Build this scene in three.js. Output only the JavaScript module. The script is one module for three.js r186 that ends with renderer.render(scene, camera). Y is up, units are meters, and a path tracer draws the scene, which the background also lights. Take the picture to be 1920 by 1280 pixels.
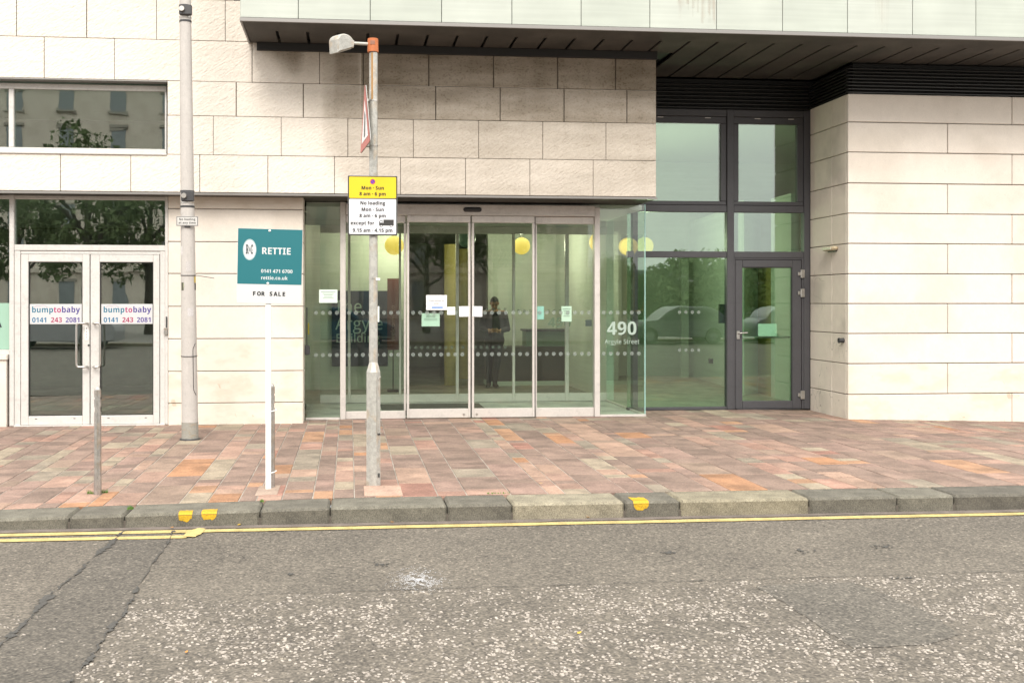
import * as THREE from 'three';
import { mergeGeometries } from 'three/addons/utils/BufferGeometryUtils.js';
import { MarchingCubes } from 'three/addons/objects/MarchingCubes.js';

// ---------- camera, sky, sun, exposure ----------
const scene = new THREE.Scene();
const F = 1900, U0 = 835, V0 = 565, EYE = 1.55, YAW = Math.atan(180 / 1900);   // photo pixels: focal length, principal point; eye height
const camera = new THREE.PerspectiveCamera(2 * Math.atan(640 / F) * 180 / Math.PI, 1920 / 1280, 0.1, 1500);
camera.position.set(0, EYE, 0);
camera.rotation.y = -YAW;
camera.setViewOffset(1920, 1280, 960 - U0, 640 - V0, 1920, 1280);
camera.updateProjectionMatrix();
scene.add(camera);
const renderer = new THREE.WebGLRenderer({ antialias: true });
renderer.toneMapping = THREE.LinearToneMapping;
renderer.toneMappingExposure = 3.3;
renderer.shadowMap.enabled = true;
const SUN_DIR = new THREE.Vector3(-0.12, 0.72, 0.66).normalize();
{
  const w = 512, h = 256, a = new Float32Array(w * h * 4);
  for (let j = 0; j < h; j++) for (let i = 0; i < w; i++) {
    const el = ((j + 0.5) / h - 0.5) * Math.PI, az = (i / w) * Math.PI * 2;
    const s = Math.sin(el), k = (j * w + i) * 4;
    const cloud = 1 + 0.05 * Math.sin(az * 3 + 5 * s) * Math.sin(az * 7 - 9 * s) + 0.035 * Math.sin(az * 13 + 21 * s);
    const L = s > 0 ? (0.62 + 0.42 * s) * cloud : 0.25;
    a[k] = L * 1.012; a[k + 1] = L; a[k + 2] = L * 0.972; a[k + 3] = 1;
  }
  const sky = new THREE.DataTexture(a, w, h, THREE.RGBAFormat, THREE.FloatType);
  sky.mapping = THREE.EquirectangularReflectionMapping; sky.magFilter = THREE.LinearFilter; sky.minFilter = THREE.LinearFilter; sky.needsUpdate = true;
  scene.background = sky; scene.environment = sky;
}
const sun = new THREE.DirectionalLight(new THREE.Color(1, 0.94, 0.86), 0.9);
sun.position.copy(SUN_DIR).multiplyScalar(60); sun.target.position.set(2, 0, -10);
sun.castShadow = true; sun.shadow.radius = 45; sun.shadow.mapSize.set(2048, 2048);
Object.assign(sun.shadow.camera, { left: -25, right: 25, top: 25, bottom: -25, near: 1, far: 140 });
scene.add(sun, sun.target);

// ---------- planes of the place (metres) and photo-pixel helpers ----------
const ZW = -13.0, ZU = -12.72, ZG = -13.38, ZC = -14.07, ZP = -12.94, ZF = -11.72, ZI = -15.44, SOF = 4.75;
const ZK = -7.68, ZKB = -8.06, ROAD = -0.125;
const cs = Math.cos(YAW), sn = Math.sin(YAW);
const Tt = (u, z) => { const d = (u - U0) / F; return z / (-cs + d * sn); };
const X = (u, z) => Tt(u, z) * (sn + (u - U0) / F * cs);
const Y = (u, v, z) => EYE + (V0 - v) / F * Tt(u, z);
const G = (u, v, y = 0) => { const d = (u - U0) / F, t = F * (EYE - y) / (v - V0); return new THREE.Vector3(t * (sn + d * cs), y, t * (-cs + d * sn)); };

// ---------- random and noise ----------
let seed = 12345;
const rnd = () => { seed |= 0; seed = seed + 0x6D2B79F5 | 0; let t = Math.imul(seed ^ seed >>> 15, 1 | seed); t = t + Math.imul(t ^ t >>> 7, 61 | t) ^ t; return ((t ^ t >>> 14) >>> 0) / 4294967296; };
const rr = (a, b) => a + (b - a) * rnd();
const hash = (x, y, s) => { let h = Math.imul(x, 374761393) + Math.imul(y, 668265263) + Math.imul(s, 1274126177) | 0; h = Math.imul(h ^ h >>> 13, 1274126177); return ((h ^ h >>> 16) >>> 0) / 4294967296; };
function vn(x, y, p, s = 0, q = p) {   // value noise, periodic with p, q cells
  const xi = Math.floor(x), yi = Math.floor(y), fx = x - xi, fy = y - yi, m = (a, n) => ((a % n) + n) % n;
  const sx = fx * fx * (3 - 2 * fx), sy = fy * fy * (3 - 2 * fy), x0 = m(xi, p), x1 = m(xi + 1, p), y0 = m(yi, q), y1 = m(yi + 1, q);
  const a = hash(x0, y0, s), b = hash(x1, y0, s), c = hash(x0, y1, s), d = hash(x1, y1, s);
  return a + (b - a) * sx + (c - a + (a - b - c + d) * sx) * sy;
}
function fbm(u, v, n, o, s = 0) { let r = 0, a = 0.5, t = 0; for (let k = 0; k < o; k++) { r += a * vn(u * n, v * n, n, s + k * 17); t += a; a *= 0.5; n *= 2; } return r / t; }
const cl = (x, a = 0, b = 1) => Math.min(b, Math.max(a, x));
const ss = (a, b, x) => { const t = cl((x - a) / (b - a)); return t * t * (3 - 2 * t); };
function tex(w, h, fn, srgb, rep) {   // fn(u, v) -> [r, g, b] or grey, 0..1
  const a = new Uint8Array(w * h * 4);
  for (let j = 0; j < h; j++) for (let i = 0; i < w; i++) {
    const c = fn((i + 0.5) / w, (j + 0.5) / h), k = (j * w + i) * 4;
    if (typeof c === 'number') a[k] = a[k + 1] = a[k + 2] = cl(c) * 255; else { a[k] = cl(c[0]) * 255; a[k + 1] = cl(c[1]) * 255; a[k + 2] = cl(c[2]) * 255; }
    a[k + 3] = 255;
  }
  const t = new THREE.DataTexture(a, w, h);
  t.wrapS = t.wrapT = THREE.RepeatWrapping; t.magFilter = THREE.LinearFilter; t.minFilter = THREE.LinearMipmapLinearFilter; t.generateMipmaps = true;
  if (srgb) t.colorSpace = THREE.SRGBColorSpace;
  if (rep) t.repeat.set(rep[0], rep[1] ?? rep[0]);
  t.needsUpdate = true; return t;
}
function canvasTex(w, h, draw) {
  const c = document.createElement('canvas'); c.width = w; c.height = h;
  draw(c.getContext('2d'), w, h);
  const t = new THREE.CanvasTexture(c); t.colorSpace = THREE.SRGBColorSpace; t.magFilter = THREE.LinearFilter; return t;
}
const lin = (c) => { c /= 255; return c <= 0.04045 ? c / 12.92 : ((c + 0.055) / 1.055) ** 2.4; };
const C = (r, g, b, k = 1) => new THREE.Color(lin(r) / k, lin(g) / k, lin(b) / k);   // picture colour divided by its light
const mat = (color, roughness = 0.7, o = {}) => new THREE.MeshStandardMaterial({ color: color.isColor ? color : new THREE.Color().setRGB(...color), roughness, ...o });

// ---------- mesh helpers: geometry is written in world metres ----------
const off = new Map();
const numbered = (() => { const n = {}; return (s) => { const k = n[s] = (n[s] ?? -1) + 1; return k ? `${s}_${String(k).padStart(3, '0')}` : s; }; })();
function thing(name, label, category, at = [0, 0, 0], group, kind) {
  const o = new THREE.Group(); o.name = numbered(name); o.position.set(...at); scene.add(o); off.set(o, new THREE.Vector3(...at));
  o.userData = kind ? { kind } : {}; if (label) o.userData.label = label; if (category) o.userData.category = category; if (group) o.userData.group = group;
  return o;
}
function part(parent, name, geo, m, label) {
  const p = off.get(parent); geo.translate(-p.x, -p.y, -p.z);
  const o = new THREE.Mesh(geo, m); o.name = name; o.castShadow = o.receiveShadow = true; parent.add(o); off.set(o, p);
  if (label) o.userData.label = label;
  return o;
}
function holder(parent, name, label) { const o = new THREE.Group(); o.name = name; parent.add(o); off.set(o, off.get(parent)); if (label) o.userData.label = label; return o; }
function solo(name, label, category, geo, m, at, group) {   // a thing that is one mesh, written in world metres
  geo.translate(-at[0], -at[1], -at[2]);
  const o = new THREE.Mesh(geo, m); o.name = numbered(name); o.position.set(...at); o.castShadow = o.receiveShadow = true; scene.add(o); off.set(o, new THREE.Vector3(...at));
  o.userData = { label, category }; if (group) o.userData.group = group; return o;
}
function finish(pos) {   // flat faces with uv in metres
  const g = new THREE.BufferGeometry(); g.setAttribute('position', new THREE.Float32BufferAttribute(pos, 3)); g.computeVertexNormals(); boxUV(g); return g;
}
function boxUV(g) {
  const p = g.attributes.position, n = g.attributes.normal, uv = new Float32Array(p.count * 2);
  for (let i = 0; i < p.count; i += 3) for (let k = 0; k < 3 && i + k < p.count; k++) {
    const j = i + k, ax = Math.abs(n.getX(i)), ay = Math.abs(n.getY(i)), az = Math.abs(n.getZ(i));
    if (ay >= ax && ay >= az) { uv[j * 2] = p.getX(j); uv[j * 2 + 1] = p.getZ(j); } else if (ax > az) { uv[j * 2] = p.getZ(j); uv[j * 2 + 1] = p.getY(j); } else { uv[j * 2] = p.getX(j); uv[j * 2 + 1] = p.getY(j); }
  }
  g.setAttribute('uv', new THREE.BufferAttribute(uv, 2)); return g;
}
function cbox(x0, x1, y0, y1, z0, z1, c = 0.003) {   // chamfered box
  if (x0 > x1) [x0, x1] = [x1, x0]; if (y0 > y1) [y0, y1] = [y1, y0]; if (z0 > z1) [z0, z1] = [z1, z0];
  c = Math.min(c, (x1 - x0) * 0.4, (y1 - y0) * 0.4, (z1 - z0) * 0.4);
  const lo = [x0, y0, z0], hi = [x1, y1, z1], mid = [(x0 + x1) / 2, (y0 + y1) / 2, (z0 + z1) / 2], out = [];
  const V = (s, axis) => s.map((q, k) => (q ? hi[k] : lo[k]) + (k === axis ? 0 : (q ? -c : c)));
  const tri = (a, b, d) => {
    const e1 = b.map((q, k) => q - a[k]), e2 = d.map((q, k) => q - a[k]);
    const n = [e1[1] * e2[2] - e1[2] * e2[1], e1[2] * e2[0] - e1[0] * e2[2], e1[0] * e2[1] - e1[1] * e2[0]];
    const o = a.map((q, k) => (q + b[k] + d[k]) / 3 - mid[k]);
    if (n[0] * o[0] + n[1] * o[1] + n[2] * o[2] < 0) out.push(...a, ...d, ...b); else out.push(...a, ...b, ...d);
  };
  const quad = (a, b, d, e) => { tri(a, b, d); tri(a, d, e); };
  for (let ax = 0; ax < 3; ax++) for (const s of [0, 1]) {
    const [p, q] = [0, 1, 2].filter((k) => k !== ax), S = (i, j) => { const r = []; r[ax] = s; r[p] = i; r[q] = j; return r; };
    quad(V(S(0, 0), ax), V(S(1, 0), ax), V(S(1, 1), ax), V(S(0, 1), ax));
  }
  for (let ax = 0; ax < 3; ax++) { const [p, q] = [0, 1, 2].filter((k) => k !== ax);
    for (const i of [0, 1]) for (const j of [0, 1]) { const S = (s) => { const r = []; r[ax] = s; r[p] = i; r[q] = j; return r; }; quad(V(S(0), p), V(S(1), p), V(S(1), q), V(S(0), q)); } }
  for (const i of [0, 1]) for (const j of [0, 1]) for (const k of [0, 1]) tri(V([i, j, k], 0), V([i, j, k], 1), V([i, j, k], 2));
  return finish(out);
}
function quadZ(x0, x1, y0, y1, z, flip) {   // upright sheet facing +z, uv 0..1
  const g = new THREE.PlaneGeometry(x1 - x0, y1 - y0); if (flip) g.rotateY(Math.PI); g.translate((x0 + x1) / 2, (y0 + y1) / 2, z); return g;
}
function pane(x0, x1, y0, y1, z, gap = 0.02) {   // double glazing: two sheets
  return mergeGeometries([quadZ(x0, x1, y0, y1, z), quadZ(x0, x1, y0, y1, z - gap)]);
}
function paneX(z0, z1, y0, y1, x) { const g = new THREE.PlaneGeometry(Math.abs(z1 - z0), y1 - y0); g.rotateY(Math.PI / 2); g.translate(x, (y0 + y1) / 2, (z0 + z1) / 2); return g; }
function flatPoly(pts, y) {   // ground sheet from [x, z] points, uv in metres
  const s = new THREE.Shape(pts.map(([x, z]) => new THREE.Vector2(x, -z))), g = new THREE.ShapeGeometry(s); g.rotateX(-Math.PI / 2); g.translate(0, y, 0);
  const p = g.attributes.position, uv = g.attributes.uv; for (let i = 0; i < p.count; i++) uv.setXY(i, p.getX(i), p.getZ(i)); return g;
}
function cyl(r0, r1, x, y0, y1, z, n = 24) { const g = new THREE.CylinderGeometry(r1, r0, y1 - y0, n); g.translate(x, (y0 + y1) / 2, z); const p = g.attributes.position, uv = g.attributes.uv; for (let i = 0; i < p.count; i++) uv.setXY(i, uv.getX(i) * Math.PI * 2 * r0, p.getY(i)); return g; }
function tube(pts, r, seg = 24, rad = 8, closed = false) { return new THREE.TubeGeometry(new THREE.CatmullRomCurve3(pts.map((p) => new THREE.Vector3(...p)), closed, 'catmullrom', 0.2), seg, r, rad, closed); }
const plain = (g) => { g = g.index ? g.toNonIndexed() : g; for (const k of Object.keys(g.attributes)) if (!['position', 'normal', 'uv'].includes(k)) g.deleteAttribute(k); return g; };
const merge = (list) => mergeGeometries(list.map(plain));
// ground falls a little towards the lowered kerb and along the pier
const dip = (x, z) => 0.016 * Math.min(0, x) * ss(-13, -8, z) - 0.024 * Math.max(0, x - 5.8) * (1 - ss(-12.6, -9, z));
const dipGeo = (g) => { const p = g.attributes.position; for (let i = 0; i < p.count; i++) p.setY(i, p.getY(i) + dip(p.getX(i), p.getZ(i))); return g; };

// ---------- textures and materials ----------
const asphaltMap = tex(2048, 2048, (u, v) => {   // 6 m tile
  const a = fbm(u, v, 12, 4, 3), b = vn(u * 700, v * 700, 700, 9), c = vn(u * 420, v * 420, 420, 21), d = vn(u * 260, v * 260, 260, 33);
  let g = 0.40 + 0.09 * (a - 0.5) + 0.16 * (b - 0.5) + 0.14 * (c - 0.5);
  if (c > 0.93 && b > 0.4) g += 0.16; if (d > 0.955) g += 0.17; if (d < 0.06) g -= 0.12;
  return [g * 1.03, g * 0.985, g * 0.92];
}, true, [1 / 6]);
const asphaltBump = tex(1024, 1024, (u, v) => 0.5 * vn(u * 350, v * 350, 350, 9) + 0.5 * vn(u * 160, v * 160, 160, 21), false, [1 / 3]);
const grain = tex(512, 512, (u, v) => { const g = 0.86 + 0.34 * (fbm(u, v, 8, 5, 5) - 0.5) + 0.14 * (vn(u * 200, v * 200, 200, 4) - 0.5) + 0.10 * (vn(u * 90, v * 90, 90, 8) - 0.5); return [g, g, g]; }, true, [1 / 1.3]);
const grainBump = tex(512, 512, (u, v) => 0.6 * fbm(u, v, 16, 4, 6) + 0.4 * vn(u * 150, v * 150, 150, 2), false, [1 / 0.9]);
const toolBump = tex(1024, 1024, (u, v) => {   // rock-faced stone with slanting chisel strokes, 1.6 m tile
  const w = 0.02 * (fbm(u, v, 6, 3, 12) - 0.5), p = u + w, q = v + w;
  const strokes = vn((p * 26 + q * 26), (q * 78 - p * 52), 26, 3, 26) * 0.5 + vn(p * 52 + q * 26, q * 130 - p * 104, 26, 5, 26) * 0.3;
  return 0.3 + 0.6 * (strokes - 0.4) + 0.35 * (fbm(u, v, 40, 3, 1) - 0.5);
}, false, [1 / 1.6]);
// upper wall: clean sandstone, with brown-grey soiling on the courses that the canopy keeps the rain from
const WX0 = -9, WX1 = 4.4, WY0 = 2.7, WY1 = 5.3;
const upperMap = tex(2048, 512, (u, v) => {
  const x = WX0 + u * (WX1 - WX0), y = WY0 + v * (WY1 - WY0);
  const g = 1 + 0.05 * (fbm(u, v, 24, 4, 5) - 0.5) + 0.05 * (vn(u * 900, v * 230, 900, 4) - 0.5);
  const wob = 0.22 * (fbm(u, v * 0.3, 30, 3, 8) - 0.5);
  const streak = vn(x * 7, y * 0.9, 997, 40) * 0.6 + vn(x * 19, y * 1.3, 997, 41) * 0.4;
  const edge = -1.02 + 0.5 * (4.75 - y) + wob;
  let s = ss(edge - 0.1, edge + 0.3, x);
  const course = y > 4.262 ? 1 : y > 3.838 ? 0.82 : y > 3.357 ? 0.48 : 0.38;   // mask is strongest in the top course, weaker in each one below
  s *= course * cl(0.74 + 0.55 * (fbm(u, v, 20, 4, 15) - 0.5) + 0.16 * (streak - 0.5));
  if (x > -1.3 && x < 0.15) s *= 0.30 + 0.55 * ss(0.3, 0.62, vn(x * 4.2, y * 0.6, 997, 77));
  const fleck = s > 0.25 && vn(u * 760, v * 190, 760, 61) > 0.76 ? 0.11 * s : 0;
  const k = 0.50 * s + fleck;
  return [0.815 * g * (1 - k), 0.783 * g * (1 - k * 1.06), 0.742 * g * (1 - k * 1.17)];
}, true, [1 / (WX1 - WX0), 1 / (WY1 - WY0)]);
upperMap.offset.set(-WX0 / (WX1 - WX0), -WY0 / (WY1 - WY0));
const smoothMap = tex(1024, 1024, (u, v) => {   // sawn sandstone, 5 m tile
  const m = fbm(u, v, 7, 5, 90), g = 1 + 0.035 * (fbm(u, v, 60, 3, 91) - 0.5) + 0.03 * (vn(u * 500, v * 500, 500, 7) - 0.5), d = ss(0.46, 0.76, m) * 0.045 + (vn(u * 300, v * 300, 300, 17) > 0.93 ? 0.03 : 0);
  return [0.815 * g * (1 - d), 0.783 * g * (1 - d * 1.1), 0.742 * g * (1 - d * 1.25)];
}, true, [1 / 5]);
const plinthMap = tex(1024, 512, (u, v) => {   // lowest courses: splash dirt and scrapes with their own outline
  const g = 1 + 0.04 * (fbm(u, v, 60, 3, 91) - 0.5), st = fbm(u, v, 14, 5, 44), sc = vn(u * 90 + v * 14, v * 7, 104, 19, 7);
  let d = ss(0.42, 0.8, st) * 0.06; if (sc > 0.93 && vn(u * 30, v * 60, 30, 67, 60) > 0.6) d += 0.10 * ss(0.45, 0.6, st); if (vn(u * 160, v * 80, 160, 66, 80) > 0.965) d += 0.09;
  return [0.81 * g * (1 - d * 0.8), 0.772 * g * (1 - d), 0.722 * g * (1 - d * 1.3)];
}, true, [1 / 3.7, 1 / 1.85]);
const scribbleMap = tex(1024, 1024, (u, v) => {   // scuffed, scribbled return of the pier, 5 m tile
  const m = fbm(u, v, 9, 5, 93), g = 1 + 0.04 * (fbm(u, v, 60, 3, 91) - 0.5), y = v * 5;
  let d = ss(0.46, 0.72, m) * 0.11;
  const low = y < 1.0 ? 1 : 0, a = Math.abs(fbm(u, v * 0.35, 40, 3, 71) - 0.5);
  if (low && a < 0.008 && m > 0.46) d += 0.22;
  const b = Math.abs(fbm(u, v, 26, 2, 73) - 0.5); if (y > 1.2 && y < 2.0 && b < 0.008 && m > 0.48) d += 0.16;
  return [0.80 * g * (1 - d), 0.76 * g * (1 - d), 0.71 * g * (1 - d)];
}, true, [1 / 5]);
const kerbMap = tex(512, 512, (u, v) => { const g = 0.84 + 0.2 * (fbm(u, v, 10, 4, 55) - 0.5) + 0.2 * (vn(u * 220, v * 220, 220, 56) - 0.5) + 0.12 * (vn(u * 110, v * 110, 110, 58) - 0.5); return [g, g, g]; }, true, [1 / 0.8]);
const grimeMap = tex(512, 512, (u, v) => { const g = 0.86 + 0.28 * (fbm(u, v, 9, 4, 155) - 0.5) + 0.30 * (vn(u * 190, v * 190, 190, 156) - 0.5) + (vn(u * 110, v * 110, 110, 158) < 0.14 ? -0.14 : 0); return [g, g * 0.985, g * 0.94]; }, true, [1 / 0.8]);
const galvMap = tex(512, 512, (u, v) => { const g = 0.88 + 0.16 * (fbm(u, v, 22, 3, 31) - 0.5) + 0.12 * (vn(u * 120, v * 120, 120, 32) - 0.5), r = ss(0.58, 0.75, fbm(u, v, 6, 4, 35)) * 0.10; return [g, g * (1 - r * 0.5), g * (1 - r)]; }, true, [1 / 0.6]);
const paintMap = tex(512, 512, (u, v) => { const g = 0.93 + 0.06 * (fbm(u, v, 6, 5, 36) - 0.5) + 0.04 * (vn(u * 100, v * 100, 100, 32) - 0.5), r = ss(0.60, 0.75, fbm(u, v, 22, 4, 37)) * 0.04; return [g * (1 - r), g * (1 - r), g * (1 - r)]; }, true, [1 / 1.2]);
const metalBump = tex(256, 256, (u, v) => fbm(u, v, 24, 3, 4), false, [2]);
const soilMap = tex(512, 512, (u, v) => { const g = 0.8 + 0.35 * (fbm(u, v, 6, 5, 12) - 0.5); return [g, g, g]; }, true, [1 / 2]);
const boardMap = tex(512, 512, (u, v) => { const g = 0.92 + 0.10 * (fbm(u, v, 5, 4, 13) - 0.5) + 0.04 * (vn(u * 3, v * 140, 3, 14, 140) - 0.5); return [g, g, g * 0.99]; }, true, [1 / 2.2]);

const M = {};
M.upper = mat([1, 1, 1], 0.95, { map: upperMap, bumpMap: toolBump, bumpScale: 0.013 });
M.smooth = mat([1, 1, 1], 0.9, { map: smoothMap, bumpMap: grainBump, bumpScale: 0.002 });
M.plinth = mat([1, 1, 1], 0.9, { map: plinthMap, bumpMap: grainBump, bumpScale: 0.002 });
M.scribble = mat([1, 1, 1], 0.9, { map: scribbleMap, bumpMap: grainBump, bumpScale: 0.002 });
M.joint = mat([0.10, 0.085, 0.07], 0.95);
M.core = mat([0.30, 0.28, 0.25], 0.95, { map: soilMap });
M.fascia = [0, 1, 2].map((k) => new THREE.MeshPhysicalMaterial({ color: new THREE.Color(0.455 - 0.014 * k, 0.485 - 0.012 * k, 0.44 - 0.014 * k), roughness: 0.35, map: boardMap, clearcoat: 0.4, clearcoatRoughness: 0.25 }));
M.soffit = mat([0.085, 0.078, 0.067], 0.8, { metalness: 0, map: soilMap, bumpMap: metalBump, bumpScale: 0.001 });
M.black = mat([0.018, 0.018, 0.018], 0.6);
M.louvre = mat([0.035, 0.034, 0.032], 0.45, { metalness: 0.3 });
M.trim = mat([0.22, 0.21, 0.20], 0.45, { metalness: 0.4 });
M.alu = mat([0.62, 0.58, 0.54], 0.42, { metalness: 0.25, map: paintMap, bumpMap: metalBump, bumpScale: 0.0006 });
M.aluShop = mat([0.62, 0.60, 0.57], 0.48, { metalness: 0.1, map: paintMap, bumpMap: metalBump, bumpScale: 0.0006 });
M.steel = mat([0.58, 0.56, 0.53], 0.32, { metalness: 0.85, map: galvMap });
M.dark = mat([0.058, 0.057, 0.062], 0.5, { map: paintMap, bumpMap: metalBump, bumpScale: 0.0006 });
M.seal = mat([0.02, 0.02, 0.02], 0.8);
const rollBump = tex(256, 256, (u, v) => 0.7 * vn(u * 4, v * 5, 4, 201, 5) + 0.3 * vn(u * 9, v * 11, 9, 202, 11), false);   // faint roller wave of the glass
const glass = (r, g, b, ior) => new THREE.MeshPhysicalMaterial({ bumpMap: rollBump, bumpScale: 0.0003, color: new THREE.Color(r, g, b), transmission: 1, thickness: 0, roughness: 0, ior });
M.glassFront = glass(0.79, 0.89, 0.81, 1.66);
M.glassInner = glass(0.86, 0.93, 0.88, 1.5);
M.glassCurtain = glass(0.68, 0.86, 0.74, 2.1);
M.glassShop = glass(0.70, 0.82, 0.74, 2.45);
M.glassEdge = mat([0.30, 0.50, 0.46], 0.2);
M.frost = mat([0.25, 0.285, 0.26], 0.8, { transparent: true, opacity: 0.5 });
M.white = mat([0.78, 0.78, 0.76], 0.5);
M.paper = mat([0.80, 0.80, 0.78], 0.85);
M.lobbyWall = mat([0.62, 0.64, 0.58], 0.85, { map: boardMap });
M.lobbyPale = mat([0.72, 0.75, 0.70], 0.85, { map: boardMap });
M.lobbyDark = M.lobbyWall;
M.lobbyFloor = mat([0.30, 0.29, 0.25], 0.35, { map: grain });
M.vestFloor = mat([0.48, 0.49, 0.45], 0.45, { map: grain });
M.ceiling = mat([0.55, 0.55, 0.52], 0.9);
M.shopWall = mat([0.42, 0.42, 0.40], 0.9, { map: soilMap });
M.yellowWall = mat([0.42, 0.33, 0.10], 0.6, { map: boardMap });
M.asphalt = mat([0.73, 0.695, 0.645], 0.92, { map: asphaltMap, bumpMap: asphaltBump, bumpScale: 0.006 });
M.asphaltDark = mat([0.575, 0.555, 0.525], 0.92, { map: asphaltMap, bumpMap: asphaltBump, bumpScale: 0.006 });
M.asphaltPatch = mat([0.645, 0.63, 0.60], 0.92, { map: asphaltMap, bumpMap: asphaltBump, bumpScale: 0.004 });
M.tar = mat([0.055, 0.052, 0.047], 0.8, { bumpMap: asphaltBump, bumpScale: 0.006 });
M.yellowLine = mat([0.62, 0.48, 0.19], 0.8, { map: kerbMap });
M.yellowPaint = mat([0.66, 0.40, 0.01], 0.7, { map: kerbMap });
M.pinkGrit = mat([0.20, 0.165, 0.14], 0.95, { map: kerbMap, bumpMap: grainBump, bumpScale: 0.004 });
M.kerbDark = [0, 1, 2].map((k) => mat([0.172 - k * 0.024, 0.164 - k * 0.024, 0.143 - k * 0.02], 0.9, { map: grimeMap, bumpMap: grainBump, bumpScale: 0.003 }));

M.kerbTan = [0, 1].map((k) => mat([0.30 - k * 0.03, 0.275 - k * 0.03, 0.22 - k * 0.03], 0.9, { map: grimeMap, bumpMap: grainBump, bumpScale: 0.003 }));
M.mortar = mat([0.40, 0.36, 0.31], 0.95, { map: grain });
M.galv = mat([0.50, 0.49, 0.45], 0.5, { metalness: 0.35, map: galvMap, bumpMap: metalBump, bumpScale: 0.001 });
M.pole = mat([0.48, 0.45, 0.42], 0.5, { map: paintMap });
M.orange = mat([0.46, 0.13, 0.035], 0.6, { map: paintMap });
M.rust = mat([0.42, 0.24, 0.09], 0.8, { map: galvMap });
M.plasticBlack = mat([0.03, 0.03, 0.032], 0.45);
M.leafYellow = mat([0.52, 0.33, 0.03], 0.7, { side: THREE.DoubleSide });
M.leafOrange = mat([0.45, 0.19, 0.03], 0.7, { side: THREE.DoubleSide });
M.weed = mat([0.10, 0.20, 0.03], 0.8, { side: THREE.DoubleSide });

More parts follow.
